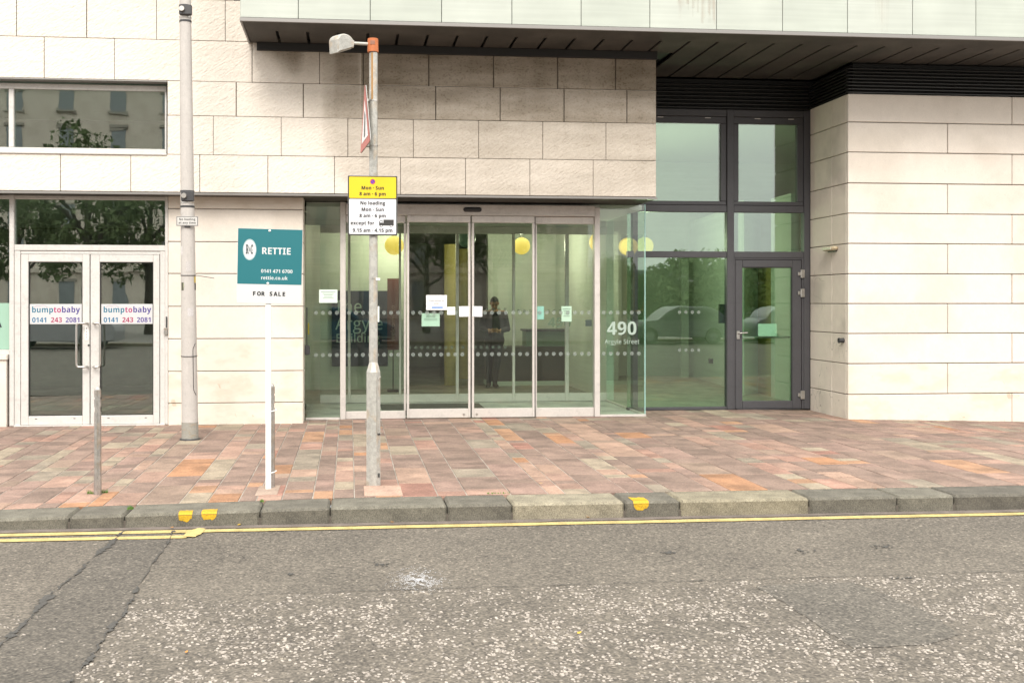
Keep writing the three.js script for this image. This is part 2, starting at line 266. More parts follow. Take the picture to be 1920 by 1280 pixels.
// ---------- road ----------
const road = thing('road', 'grey asphalt road with pale stone chippings and a yellow line', null, [0, ROAD, -4], null, 'structure');
{
  const g = new THREE.PlaneGeometry(160, 20.3); g.rotateX(-Math.PI / 2); g.translate(0, ROAD, ZK - 0.04 + 10.15);
  const p = g.attributes.position, uv = g.attributes.uv; for (let i = 0; i < p.count; i++) uv.setXY(i, p.getX(i), p.getZ(i));
  part(road, 'asphalt', g, M.asphalt);
  const q = (pts) => pts.map(([u, v]) => { const w = G(u, v, ROAD); return [w.x, w.z]; });
  // trench reinstated with darker asphalt; its ragged edges have opened
  const jag = (pts, n, a) => { const o = []; for (let i = 0; i < pts.length - 1; i++) for (let k = 0; k < n; k++) { const t = k / n; o.push([pts[i][0] + (pts[i + 1][0] - pts[i][0]) * t + rr(-a, a), pts[i][1] + (pts[i + 1][1] - pts[i][1]) * t + rr(-a, a)]); } o.push(pts.at(-1)); return o; };
  const L = jag(q([[232, 996], [205, 1020], [160, 1060], [100, 1112], [40, 1175], [-8, 1215], [-90, 1290], [-260, 1500]]), 9, 0.012);
  const R = jag(q([[326, 996], [300, 1040], [258, 1100], [238, 1142], [200, 1190], [172, 1232], [125, 1285], [-20, 1500]]), 9, 0.012);
  part(road, 'trench_patch', flatPoly([...L, ...R.slice().reverse()], ROAD + 0.0025), M.asphaltDark, 'darker strip of relaid asphalt across the road');
  const crack = (line, w) => {   // crumbled edge: a trail of pits, wide in places and missing in others
    const list = []; for (let i = 0; i < line.length - 1; i++) for (let n = 0; n < 7; n++) { const t = rnd(), s = w * Math.pow(vn(i * 0.45 + t * 0.45, w * 900, 997, 88), 1.7) * rr(0.3, 1.1), x = line[i][0] + (line[i + 1][0] - line[i][0]) * t + rr(-1, 1) * s * 0.8, z = line[i][1] + (line[i + 1][1] - line[i][1]) * t; if (s < 0.0035) continue; const pts = []; for (let k = 0; k < 8; k++) { const a = k / 8 * 6.283, r = rr(0.5, 1.2) * s; pts.push([x + Math.cos(a) * r, z + Math.sin(a) * r * 1.5]); } list.push(flatPoly(pts, ROAD + 0.007 + (list.length % 40) * 0.00003)); } return merge(list); };
  const ribbon = (line, w) => { const a = [], b = []; line.forEach(([x, z], i) => { const k = w * (0.1 + 1.6 * Math.pow(vn(i * 0.33, w * 900, 997, 88), 2.2)); a.push([x - k, z + rr(-0.006, 0.006)]); b.push([x + k, z + rr(-0.006, 0.006)]); }); return flatPoly([...a, ...b.reverse()], ROAD + 0.008); };
  part(road, 'crack', merge([ribbon(L, 0.006), crack(L, 0.034)]), M.tar); part(road, 'crack', merge([ribbon(R, 0.005), crack(R, 0.026)]), M.tar);
  const patch = jag(q([[1418, 1100], [1500, 1094], [1600, 1092], [1660, 1115], [1745, 1150], [1800, 1190], [1740, 1208], [1600, 1216], [1545, 1180], [1480, 1135], [1418, 1100]]), 8, 0.008);
  part(road, 'repair_patch', flatPoly(patch, ROAD + 0.0025), M.asphaltPatch, 'smooth grey patch among the pale chippings');
  const seamPts = []; for (let x = -0.6; x < 7; x += 0.06) seamPts.push([x, -5.87 - 0.012 * x + rr(-0.006, 0.006)]);
  const sa = seamPts.map(([x, z], i) => [x, z - 0.0055 * vn(i * 0.4, 3, 997, 5)]), sb = seamPts.map(([x, z], i) => [x, z + 0.004 * vn(i * 0.3, 9, 997, 5)]);
  part(road, 'seam', flatPoly([...sa, ...sb.reverse()], ROAD + 0.006), mat([0.05, 0.047, 0.042], 0.9));
  // small dark hollows and a spill of white dust
  for (const [u, v, w, h] of [[715, 1058, 46, 12], [1500, 1033, 60, 10], [1255, 1036, 34, 7], [543, 1077, 12, 5], [1660, 1025, 44, 7], [1700, 1084, 60, 5]]) {
    const flecks = []; for (let n = 0; n < 22; n++) { const a0 = rnd() * 6.283, r0 = Math.pow(rnd(), 0.8) * 0.6, uc = u + Math.cos(a0) * w * r0, vc = v + Math.sin(a0) * h * r0, fw = rr(0.8, 2.8) * (1.1 - r0), pts = []; for (let k = 0; k < 7; k++) { const a = k / 7 * Math.PI * 2, r = 0.5 + 0.8 * rnd(); pts.push([uc + Math.cos(a) * fw * 1.5 * r, vc + Math.sin(a) * fw * 0.5 * r]); } flecks.push(flatPoly(q(pts), ROAD + 0.004 + n * 0.00002)); }
    part(road, 'worn_hollow', merge(flecks), M.tar);
  }
  const spill = []; const sc = G(792, 1088, ROAD);
  for (let k = 0; k < 2600; k++) {
    const a = rr(0, 6.283), r = Math.pow(rnd(), 0.9) * (0.5 + 0.8 * rnd()), x = sc.x + Math.cos(a) * r * 0.17 - 0.02, z = sc.z + Math.sin(a) * r * 0.27, s = rr(0.0010, 0.0034);
    if (vn(x * 45, z * 26, 997, 6) < 0.45) continue;
    const e = new THREE.CircleGeometry(s, 5); e.rotateX(-Math.PI / 2); e.rotateY(rr(0, 6)); e.translate(x, ROAD + 0.005 + rnd() * 0.002, z); spill.push(e);
  }
  const dust = part(road, 'white_spill', merge(spill), mat([0.50, 0.50, 0.51], 0.9), 'splash of white powder on the asphalt'); dust.userData.kind = 'stuff';
  // yellow lines: one along the kerb, a second that ends at a short bar
  const stripe = (u0, u1, za, zb, y) => { const pts = []; const n = 90, x0 = X(u0, za), x1 = X(u1, za); for (let i = 0; i <= n; i++) pts.push([x0 + (x1 - x0) * i / n, za + rr(-0.004, 0.004) ]); for (let i = n; i >= 0; i--) pts.push([x0 + (x1 - x0) * i / n, zb + rr(-0.004, 0.004)]); return flatPoly(pts, y); };
  part(road, 'yellow_line', stripe(-700, 2700, -7.555, -7.465, ROAD + 0.006), M.yellowLine);
  part(road, 'yellow_line', stripe(-700, 352, -7.385, -7.295, ROAD + 0.006), M.yellowLine);
  part(road, 'yellow_line', flatPoly(jag(q([[340, 1008], [352, 997], [372, 991.5], [384, 992.5], [381, 1000], [366, 1008.5], [340, 1008]]), 6, 0.006), ROAD + 0.0095), M.yellowLine, 'slanted bar where the double yellow line ends');
  // a strip of pinkish grit along the gutter
  const ga = [], gb = []; for (let x = -9; x < 13; x += 0.07) { ga.push([x, ZK + 0.002]); gb.push([x, ZK + 0.06 + 0.045 * vn(x * 3, 2, 997, 4) + rr(-0.008, 0.008)]); }
  part(road, 'gutter_grit', flatPoly([...ga, ...gb.reverse()], ROAD + 0.004), M.pinkGrit).userData.kind = 'stuff';
  // pale chippings rolled into the running lane
  const inside = (pts, x, z) => { let c = false; for (let i = 0, j = pts.length - 1; i < pts.length; j = i++) if ((pts[i][1] > z) !== (pts[j][1] > z) && x < (pts[j][0] - pts[i][0]) * (z - pts[i][1]) / (pts[j][1] - pts[i][1]) + pts[i][0]) c = !c; return c; };
  const trench = [...L, ...R.slice().reverse()], list = [], chip = new THREE.IcosahedronGeometry(1, 0);
  const mm = new THREE.Matrix4(), qq = new THREE.Quaternion(), ev = new THREE.Euler();
  for (let k = 0; k < 125000 && list.length < 60000; k++) {
    const x = rr(-5, 8), z = rr(-5.9, -2.6);
    if (z < -5.85 - 0.012 * x) continue;
    const dn = fbm(x / 16 + 0.5, z / 16 + 0.5, 110, 3, 51);
    let keep = 0.09 + 0.48 * ss(0.38, 0.64, dn);
    if (z < -5.6) keep *= 0.55;
    if (x < -0.5 && inside(trench, x, z)) keep = 0.012; else if (x < L[0][0] && x < -0.9 + (z + 5.8) * -0.2) keep *= z > -5.6 ? 0.28 : 0.04;
    if (x > 1 && inside(patch, x + rr(-0.06, 0.06), z + rr(-0.05, 0.05))) keep *= 0.04;
    if (rnd() > keep) continue;
    const s = rr(0.0045, 0.0106);
    ev.set(rr(-0.25, 0.25), rr(0, 6.28), rr(-0.25, 0.25)); qq.setFromEuler(ev);
    mm.compose(new THREE.Vector3(x, ROAD + 0.0005, z), qq, new THREE.Vector3(s * rr(0.9, 1.5), s * rr(0.35, 0.6), s * rr(0.7, 1.1)));
    list.push(mm.clone());
  }
  const im = new THREE.InstancedMesh(chip, mat([1, 1, 1], 0.9), list.length); im.name = 'stone_chippings'; const col = new THREE.Color();
  list.forEach((m, i) => { m.elements[13] -= ROAD; m.elements[14] += 4; im.setMatrixAt(i, m); const t = rr(0.5, 1.15); col.setRGB(0.325 * t, 0.288 * t, 0.25 * t); im.setColorAt(i, col); });
  im.castShadow = im.receiveShadow = true; im.userData.kind = 'stuff'; road.add(im);
}

// ---------- kerb ----------
const kerb = thing('kerb', 'low kerb of grey and tan granite stones beside the road', null, [0, 0, ZK], null, 'structure');
{
  const joints = [-720, -420, -130, 127.6, 232, 486.7, 618.8, 838.8, 961, 1171.8, 1276.6, 1519, 1684.8, 1791.6, 2040, 2260, 2500, 2800];
  const kinds = 'ddddddddtdtddbtdtd';
  for (let i = 0; i < joints.length - 1; i++) {
    const x0 = X(joints[i], ZK) + 0.004, x1 = X(joints[i + 1], ZK) - 0.004;
    const g = cbox(x0, x1, -0.3, 0, ZKB + 0.004, ZK, 0.018); dipGeo(g);
    const k = kinds[i], m = k === 't' ? M.kerbTan[i === 10 ? 1 : 0] : k === 'b' ? M.kerbDark[2] : M.kerbDark[i % 2];
    part(kerb, 'kerb_stone', g, m);
  }
  part(kerb, 'kerb_bedding', cbox(-14, 17, -0.32, -0.075, ZKB + 0.02, ZK - 0.015), M.joint);
  // dabs of yellow paint over the kerb's edge: a sheet on top and one down the face
  const dab = (u0, u1, top, face) => {
    const x0 = X(u0, ZK), x1 = X(u1, ZK), xm = (x0 + x1) / 2, w = (x1 - x0) / 2, y = dip(xm, ZK);
    const a = []; for (let i = 0; i <= 10; i++) a.push([x0 + (x1 - x0) * i / 10, ZK - 0.019]); for (let i = 10; i >= 0; i--) a.push([xm + w * (i / 5 - 1) * 0.97, ZK - 0.019 - top * (0.86 + 0.28 * vn(i * 0.6, u0, 997, 3))]);
    const t = flatPoly(a, y + 0.003);
    const sh = new THREE.Shape(); sh.moveTo(x0, y - 0.019); sh.lineTo(x1, y - 0.019); for (let i = 40; i >= 0; i--) sh.lineTo(xm + w * 0.92 * (i / 20 - 1), y - 0.019 - face * (0.45 + 0.4 * Math.sin(i / 40 * Math.PI) + 0.34 * (vn(i * 0.17, u0, 997, 4) - 0.5) + 0.08 * (vn(i * 0.9, u0, 997, 7) - 0.5)));
    const fg = new THREE.ShapeGeometry(sh); fg.translate(0, 0, ZK + 0.003);
    const bev = new THREE.PlaneGeometry(x1 - x0, 0.0268); bev.rotateX(-Math.PI / 4); bev.translate(xm, y - 0.0065, ZK - 0.0065);
    part(kerb, 'yellow_mark', merge([t, fg, bev]), M.yellowPaint);
  };
  dab(334, 360, 0.05, 0.055); dab(377, 406, 0.06, 0.05); dab(1188, 1217, 0.13, 0.06);
}

// ---------- pavement of coloured stone slabs laid in strips across the footway ----------
const pavement = thing('pavement', 'footway of purple, pink, orange and grey stone slabs in strips', null, [0, 0, -10.5], null, 'structure');
{
  const bed = new THREE.PlaneGeometry(30, 6.6, 60, 24); bed.rotateX(-Math.PI / 2); bed.translate(2, -0.0055, -8.07 - 3.3);
  { const p = bed.attributes.position, uv = bed.attributes.uv; for (let i = 0; i < p.count; i++) { uv.setXY(i, p.getX(i), p.getZ(i)); } }
  part(pavement, 'mortar_bed', dipGeo(bed), M.mortar);
  const K = 1.32, tones = [[[160, 133, 121], 30], [[150, 125, 114], 22], [[170, 138, 127], 18], [[196, 156, 138], 16], [[205, 168, 146], 12], [[214, 160, 118], 8], [[205, 142, 92], 5], [[166, 158, 140], 15], [[186, 174, 150], 14], [[198, 150, 132], 9], [[176, 150, 132], 13], [[190, 128, 112], 3]];
  const total = tones.reduce((s, t) => s + t[1], 0);
  const slabBump = grainBump.clone(); slabBump.repeat.set(1 / 0.7, 1 / 0.7); slabBump.needsUpdate = true;
  const slabMats = tones.map(([c]) => [0.93, 1.05].map((k) => mat(C(...c, K / k).lerp(C(180, 156, 137, K), 0.34), 0.82, { map: grain, bumpMap: slabBump, bumpScale: 0.006 })));
  const pick = () => { let r = rnd() * total; for (let i = 0; i < tones.length; i++) if ((r -= tones[i][1]) < 0) return i; return 0; };
  const slabs = []; let x = -8.6;
  const pts = [[-99, 0]];
  while (x < 13.4) {
    const w = rnd() < 0.3 ? rr(0.13, 0.17) : rnd() < 0.6 ? rr(0.2, 0.26) : rr(0.28, 0.36);
    const big = w > 0.27; let z = ZKB - 0.006, tone = pick();
    while (z > -14.05) {
      const l = big ? (rnd() < 0.6 ? rr(0.3, 0.8) : rr(0.16, 0.3)) : w > 0.18 ? (rnd() < 0.3 ? rr(0.3, 0.55) : rr(0.12, 0.28)) : rr(0.13, 0.34);
      if (rnd() < 0.72) tone = pick(); if (big && rnd() < 0.35) tone = (rnd() * 3) | 0;
      const z1 = Math.max(z - l, -14.06); if (z - z1 > 0.05) slabs.push({ x0: x, x1: x + w, z0: z1, z1: z, tone, v: rnd() < 0.5 ? 0 : 1, d: rr(-0.002, 0.002) });
      z = z1;
    }
    x += w;
  }
  const area = (s) => {   // size in the photograph, to choose the slabs that are built one by one
    const pr = (px, pz) => { const t = px * sn - pz * cs, r = px * cs + pz * sn; return [U0 + F * r / t, V0 + F * EYE / t]; };
    const a = pr(s.x0, s.z1), b = pr(s.x1, s.z1), c = pr(s.x1, s.z0), d = pr(s.x0, s.z0), cu = (a[0] + c[0]) / 2;
    if (cu < -10 || cu > 1930) return 0;
    return Math.abs((c[0] - a[0]) * (d[1] - b[1]) - (d[0] - b[0]) * (c[1] - a[1])) / 2;
  };
  slabs.forEach((s) => { s.a = area(s); }); slabs.sort((p, q) => q.a - p.a);
  const rest = new Map();
  slabs.forEach((s, i) => {
    const e = 0.0035 + 0.002 * rnd();
    const g = cbox(s.x0 + e, s.x1 - e, -0.06, s.d, s.z0 + e, s.z1 - e, 0.004); dipGeo(g);
    const uv = g.attributes.uv, du = rnd() * 7, dv = rnd() * 7; for (let k = 0; k < uv.count; k++) uv.setXY(k, uv.getX(k) + du, uv.getY(k) + dv);
    const m = slabMats[s.tone][s.v];
    if (i < 300) part(pavement, 'paving_slab', g, m); else { if (!rest.has(m)) rest.set(m, []); rest.get(m).push(g); }
  });
  for (const [u0, u1, v0, v1, c] of [[683, 752, 915, 930, [205, 172, 152]], [484, 524, 913, 926, [196, 172, 154]]]) { const a = G(u0, v1), b = G(u1, v0), g = cbox(Math.min(a.x, G(u0, v0).x), b.x, -0.02, 0.0045, b.z - 0.12, a.z, 0.003); dipGeo(g); part(pavement, 'concrete_footing', g, mat(C(...c, 1.3), 0.9, { map: grain, bumpMap: grainBump, bumpScale: 0.003 }), 'pale patch of concrete round a post'); }
  const mats = [...rest.keys()], all = mats.map((m) => mergeGeometries(rest.get(m))), g = mergeGeometries(all, true);
  const o = part(pavement, 'smaller_paving_slabs', g, mats); o.userData.kind = 'stuff';
}

// ---------- the building ----------
const building = thing('office_building', 'pale sandstone office building with glazed entrance and dark-soffited canopy', 'building', [2.4, 0, ZW]);
const bx = (parent, name, m, ...a) => part(parent, name, cbox(...a), m);
const XB = X(1231, ZU);            // right end of the stone box over the entrance
const XL = -8.5, XR = 13.5, TOP = 8.2;
{ // upper wall: rock-faced panels on a core
  const rows = [4.765, 4.262, 3.838, 3.357, 2.893];
  const w = part(building, 'upper_wall', merge([
    cbox(XL, X(313, ZU), 4.275, TOP, ZU - 0.30, ZU - 0.03), cbox(X(313, ZU), XB - 0.02, 2.90, TOP, ZU - 0.30, ZU - 0.03), cbox(XL, X(313, ZU), 2.90, 3.345, ZU - 0.30, ZU - 0.03)]), M.joint, 'rock-faced sandstone wall, soiled brown under the canopy');
  const J = {
    A: [-103, 30, 162, 293, 422, 555], B: [-180, -50, 82, 214, 345, 472.5, 599, 681, 804, 925.6, 1046, 1154.7, 1231], C: [313, 442.5, 568.4, 693, 817, 938, 1058, 1176, 1231],
    D: [313, 399.5, 527, 652, 775, 897.5, 1018, 1136.6, 1231], E: [-160, -20, 112.5, 244.7, 374, 502, 627, 751, 873, 993.7, 1112.5, 1231],
  };
  const row = (list, y0, y1, open, from) => {
    const xs = list.map((u) => X(u, ZU)); if (from !== undefined) while (xs[0] > from) xs.unshift(xs[0] - 0.885);
    for (let i = 0; i < xs.length - 1; i++) {
      const gap = (x) => (open && x > -0.2 && x < XB - 0.1 ? 0.0052 : 0.003);   // open joints in the two top courses
      const g = cbox(xs[i] + gap(xs[i]), xs[i + 1] - gap(xs[i + 1]), y0 + 0.003, y1 - 0.003, ZU - 0.05, ZU + rr(-0.003, 0.003), 0.004);
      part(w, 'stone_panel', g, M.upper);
    }
  };
  row(J.E, rows[4], rows[3], false, XL); row(J.D, rows[3], rows[2]); row(J.C, rows[2], rows[1], true); row(J.B, rows[1], rows[0], true, XL);
  row(J.A, rows[0], 5.27, false, XL);
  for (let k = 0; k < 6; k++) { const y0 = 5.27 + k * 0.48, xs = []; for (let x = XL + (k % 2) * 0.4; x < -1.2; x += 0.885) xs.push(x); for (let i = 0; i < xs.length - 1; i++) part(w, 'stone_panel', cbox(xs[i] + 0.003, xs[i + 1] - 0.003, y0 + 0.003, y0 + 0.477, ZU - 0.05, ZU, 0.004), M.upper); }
  // stone return at the right end of the box
  const yr = [2.893, 3.357, 3.838, 4.262, 4.66];
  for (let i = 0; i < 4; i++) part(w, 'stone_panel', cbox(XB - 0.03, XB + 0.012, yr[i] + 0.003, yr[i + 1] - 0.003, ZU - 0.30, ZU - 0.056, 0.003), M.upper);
  // underside of the box: dark metal soffit with a drip trim
  bx(w, 'drip_trim', M.trim, XL, XB + 0.012, 2.862, 2.889, ZU - 0.06, ZU + 0.006);
  bx(w, 'underside', M.soffit, X(568, ZW) + 0.01, XB + 0.008, 2.868, 2.889, ZC - 0.1, ZU - 0.062);
  bx(w, 'underside', M.soffit, XL, X(568, ZW), 2.868, 2.889, ZW - 0.3, ZU - 0.062);
  bx(w, 'core_block', M.core, X(575, ZG), XB - 0.02, 2.892, SOF + 0.05, ZI - 0.2, ZU - 0.305);
}
{ // lower wall between the shop doors and the entrance
  const x0 = X(315, ZW), x1 = X(568, ZW), vs = [366, 391.6, 453.3, 513, 574.4, 635, 695.9, 755.6, 800], w = part(building, 'lower_wall', cbox(x0 + 0.01, x1 - 0.012, -0.1, 2.86, ZW - 0.5, ZW - 0.03), M.joint, 'smooth sandstone wall beside the shop doors');
  for (let i = 0; i < vs.length - 1; i++) {
    const ya = Y(390, vs[i], ZW) - 0.004, yb = i === vs.length - 2 ? -0.1 : Y(390, vs[i + 1], ZW) + 0.004;
    part(w, 'stone_panel', cbox(x0, x1, yb, ya, ZW - 0.05, ZW, 0.006), i >= 5 || i === 0 ? M.plinth : M.smooth);
    part(w, 'stone_panel', cbox(x1 - 0.05, x1 + 0.001, yb, ya, ZG - 0.05, ZW - 0.053, 0.004), M.smooth);
  }
}
const XP = X(1591, ZP);
const pierV = [175, 228.4, 285, 343, 399.7, 456.4, 513.2, 569.3, 625.4, 682, 739.6, 800], pierY = pierV.map((v) => Y(1600, v, ZP));
{ // corner pier of long sawn stones, and its return into the recess
  const w = part(building, 'corner_pier', cbox(XP + 0.03, XR, -0.4, pierY[0] - 0.004, ZC - 0.4, ZP - 0.03), M.joint, 'banded pale stone pier beside the dark framed door');
  const j1 = X(1778, ZP), j2 = X(1899, ZP), step = j2 - XP;
  for (let i = 0; i < 11; i++) {
    const yb = i === 10 ? -0.35 : pierY[i + 1] + 0.005, ya = pierY[i] - 0.005, xs = [XP];
    for (let x = i % 2 ? j1 : j2; x < XR; x += step) xs.push(x);
    for (let k = 0; k < xs.length; k++) part(w, 'stone_panel', cbox(k ? xs[k] + 0.004 : xs[k], xs[k + 1] ? xs[k + 1] - 0.004 : XR, yb, ya, ZP - 0.05, ZP + rr(-0.002, 0.002), 0.007), i >= 9 ? M.plinth : M.smooth);
    const zs = ZP - 0.45;
    part(w, 'stone_panel', cbox(XP - 0.002, XP + 0.04, yb, ya, zs + 0.003, ZP - 0.054, 0.005), M.scribble);
    part(w, 'stone_panel', cbox(XP - 0.002, XP + 0.04, yb, ya, ZC + 0.02, zs - 0.003, 0.005), M.scribble);
  }
}
{ // louvre bands between the stonework and the soffit
  const band = part(building, 'louvre_band', merge([cbox(XP + 0.12, XR, pierY[0], SOF - 0.002, ZC - 0.4, ZP - 0.10), cbox(XB - 0.3, XP + 0.12, Y(1400, 206, ZC), SOF - 0.002, ZC - 0.4, ZC - 0.10)]), M.black, 'black louvres under the soffit');
  const slat = (g) => part(band, 'louvre_slat', g, M.louvre);
  const tilt = (g, fn) => { const p = g.attributes.position; for (let i = 0; i < p.count; i++) fn(p, i); g.computeVertexNormals(); return g; };
  const n = 8, y0 = pierY[0] + 0.005, h = (SOF - 0.06 - y0) / n;
  for (let k = 0; k < n; k++) {
    const y = y0 + k * h;
    slat(tilt(cbox(XP + 0.004, XR, y, y + 0.018, ZP - 0.08, ZP - 0.006), (p, i) => p.setY(i, p.getY(i) - 0.35 * (p.getZ(i) - ZP))));
    slat(tilt(cbox(XP + 0.004, XP + 0.08, y, y + 0.018, ZC - 0.02, ZP - 0.085), (p, i) => p.setY(i, p.getY(i) + 0.35 * (p.getX(i) - XP))));
  }
  const yc = Y(1400, 204, ZC), hc = (SOF - 0.06 - yc) / 7;
  for (let k = 0; k < 7; k++) { const y = yc + k * hc; slat(tilt(cbox(XB - 0.3, XP, y, y + 0.018, ZC - 0.08, ZC - 0.006), (p, i) => p.setY(i, p.getY(i) - 0.35 * (p.getZ(i) - ZC)))); }
}
{ // projecting upper storey: pale green glass panels over a dark plank soffit
  const xl = X(450, ZF), c = part(building, 'canopy', cbox(xl + 0.02, XR, SOF + 0.06, TOP, ZC - 0.4, ZF - 0.03), M.black, 'overhanging upper storey clad in pale green panels');
  const us = [450, 559, 694, 828, 960, 1090, 1219, 1344, 1468, 1590, 1712, 1831], xs = us.map((u) => X(u, ZF)); while (xs.at(-1) < XR) xs.push(xs.at(-1) + 0.815);
  for (let i = 0; i < xs.length - 1; i++) for (let k = 0; k < 3; k++) part(c, 'fascia_panel', cbox(xs[i] + 0.0035, xs[i + 1] - 0.0035, SOF + 0.042 + k * 1.15, SOF + 0.042 + (k + 1) * 1.15 - 0.006, ZF - 0.025, ZF, 0.003), M.fascia[(i * 7 + k) % 3]);
  for (let k = 0; k < 3; k++) part(c, 'fascia_panel', cbox(xl - 0.004, xl + 0.018, SOF + 0.042 + k * 1.15, SOF + 0.042 + (k + 1) * 1.15 - 0.006, ZU - 0.05, ZF - 0.028, 0.003), M.fascia[k]);
  // rust-brown run marks on three panels, as sheets of their own outline on the glass
  const stain = (u0, u1, a) => { const x0 = X(u0, ZF), x1 = X(u1, ZF), t = canvasTex(64, 256, (g, w, h) => { for (let k = 0; k < 40; k++) { g.fillStyle = `rgba(150,110,75,${a * rnd()})`; g.fillRect(rnd() * w, 0, 1 + rnd() * 5, h * (0.5 + rnd() * 0.5)); } });
    const o = part(c, 'rust_stain', quadZ(x0, x1, SOF + 0.06, SOF + 0.9, ZF + 0.003), mat([1, 1, 1], 0.8, { map: t, transparent: true })); o.castShadow = false; };
  stain(1268, 1342, 0.13); stain(1640, 1668, 0.05);
  const strip = (z0, z1, x0, x1) => part(c, 'soffit_border', cbox(x0, x1, SOF, SOF + 0.03, z0, z1), M.soffit);
  part(c, 'edge_trim', cbox(xl - 0.006, XR, SOF - 0.006, SOF + 0.038, ZF - 0.012, ZF + 0.008, 0.004), M.trim);
  part(c, 'edge_trim', cbox(xl - 0.006, xl + 0.02, SOF - 0.006, SOF + 0.038, ZU - 0.02, ZF - 0.014, 0.004), M.trim);
  const zb = ZF - 0.42; strip(zb, ZF - 0.014, xl + 0.022, XR);
  for (let x = xl + 0.022, k = 0; x < XR; x += 0.36, k++) {
    const x1 = Math.min(x + 0.36, XR), back = x > XB ? ZC - 0.02 : ZU - 0.02;
    part(c, 'soffit_plank', cbox(x + (k ? 0.017 : 0.002), x1 - 0.017, SOF + 0.004, SOF + 0.03, x1 > XP + 0.2 && x > XB ? ZP - 0.1 : back, zb - 0.004), M.soffit);
  }
  part(c, 'closure_strip', cbox(xl + 0.10, XB, 4.655, SOF + 0.003, ZU - 0.02, ZU + 0.045), M.black, 'black strip where soffit meets stone');
}
{ // roof and rear of the building, so that light comes in through the glass only
  bx(building, 'roof', M.core, XL, XR, TOP + 0.002, TOP + 0.2, -26, ZF - 0.1);
  bx(building, 'rear_wall', M.core, XL, XR, -0.3, TOP, -26.2, -26);
  bx(building, 'side_wall', M.core, XL - 0.2, XL, -0.3, TOP, -26, ZU - 0.03);
  bx(building, 'side_wall', M.core, XR, XR + 0.2, -0.3, TOP, -26, ZP - 0.03);
  bx(building, 'floor_slab', M.core, XL, XR, -0.3, -0.07, -26, ZC - 0.55);
}
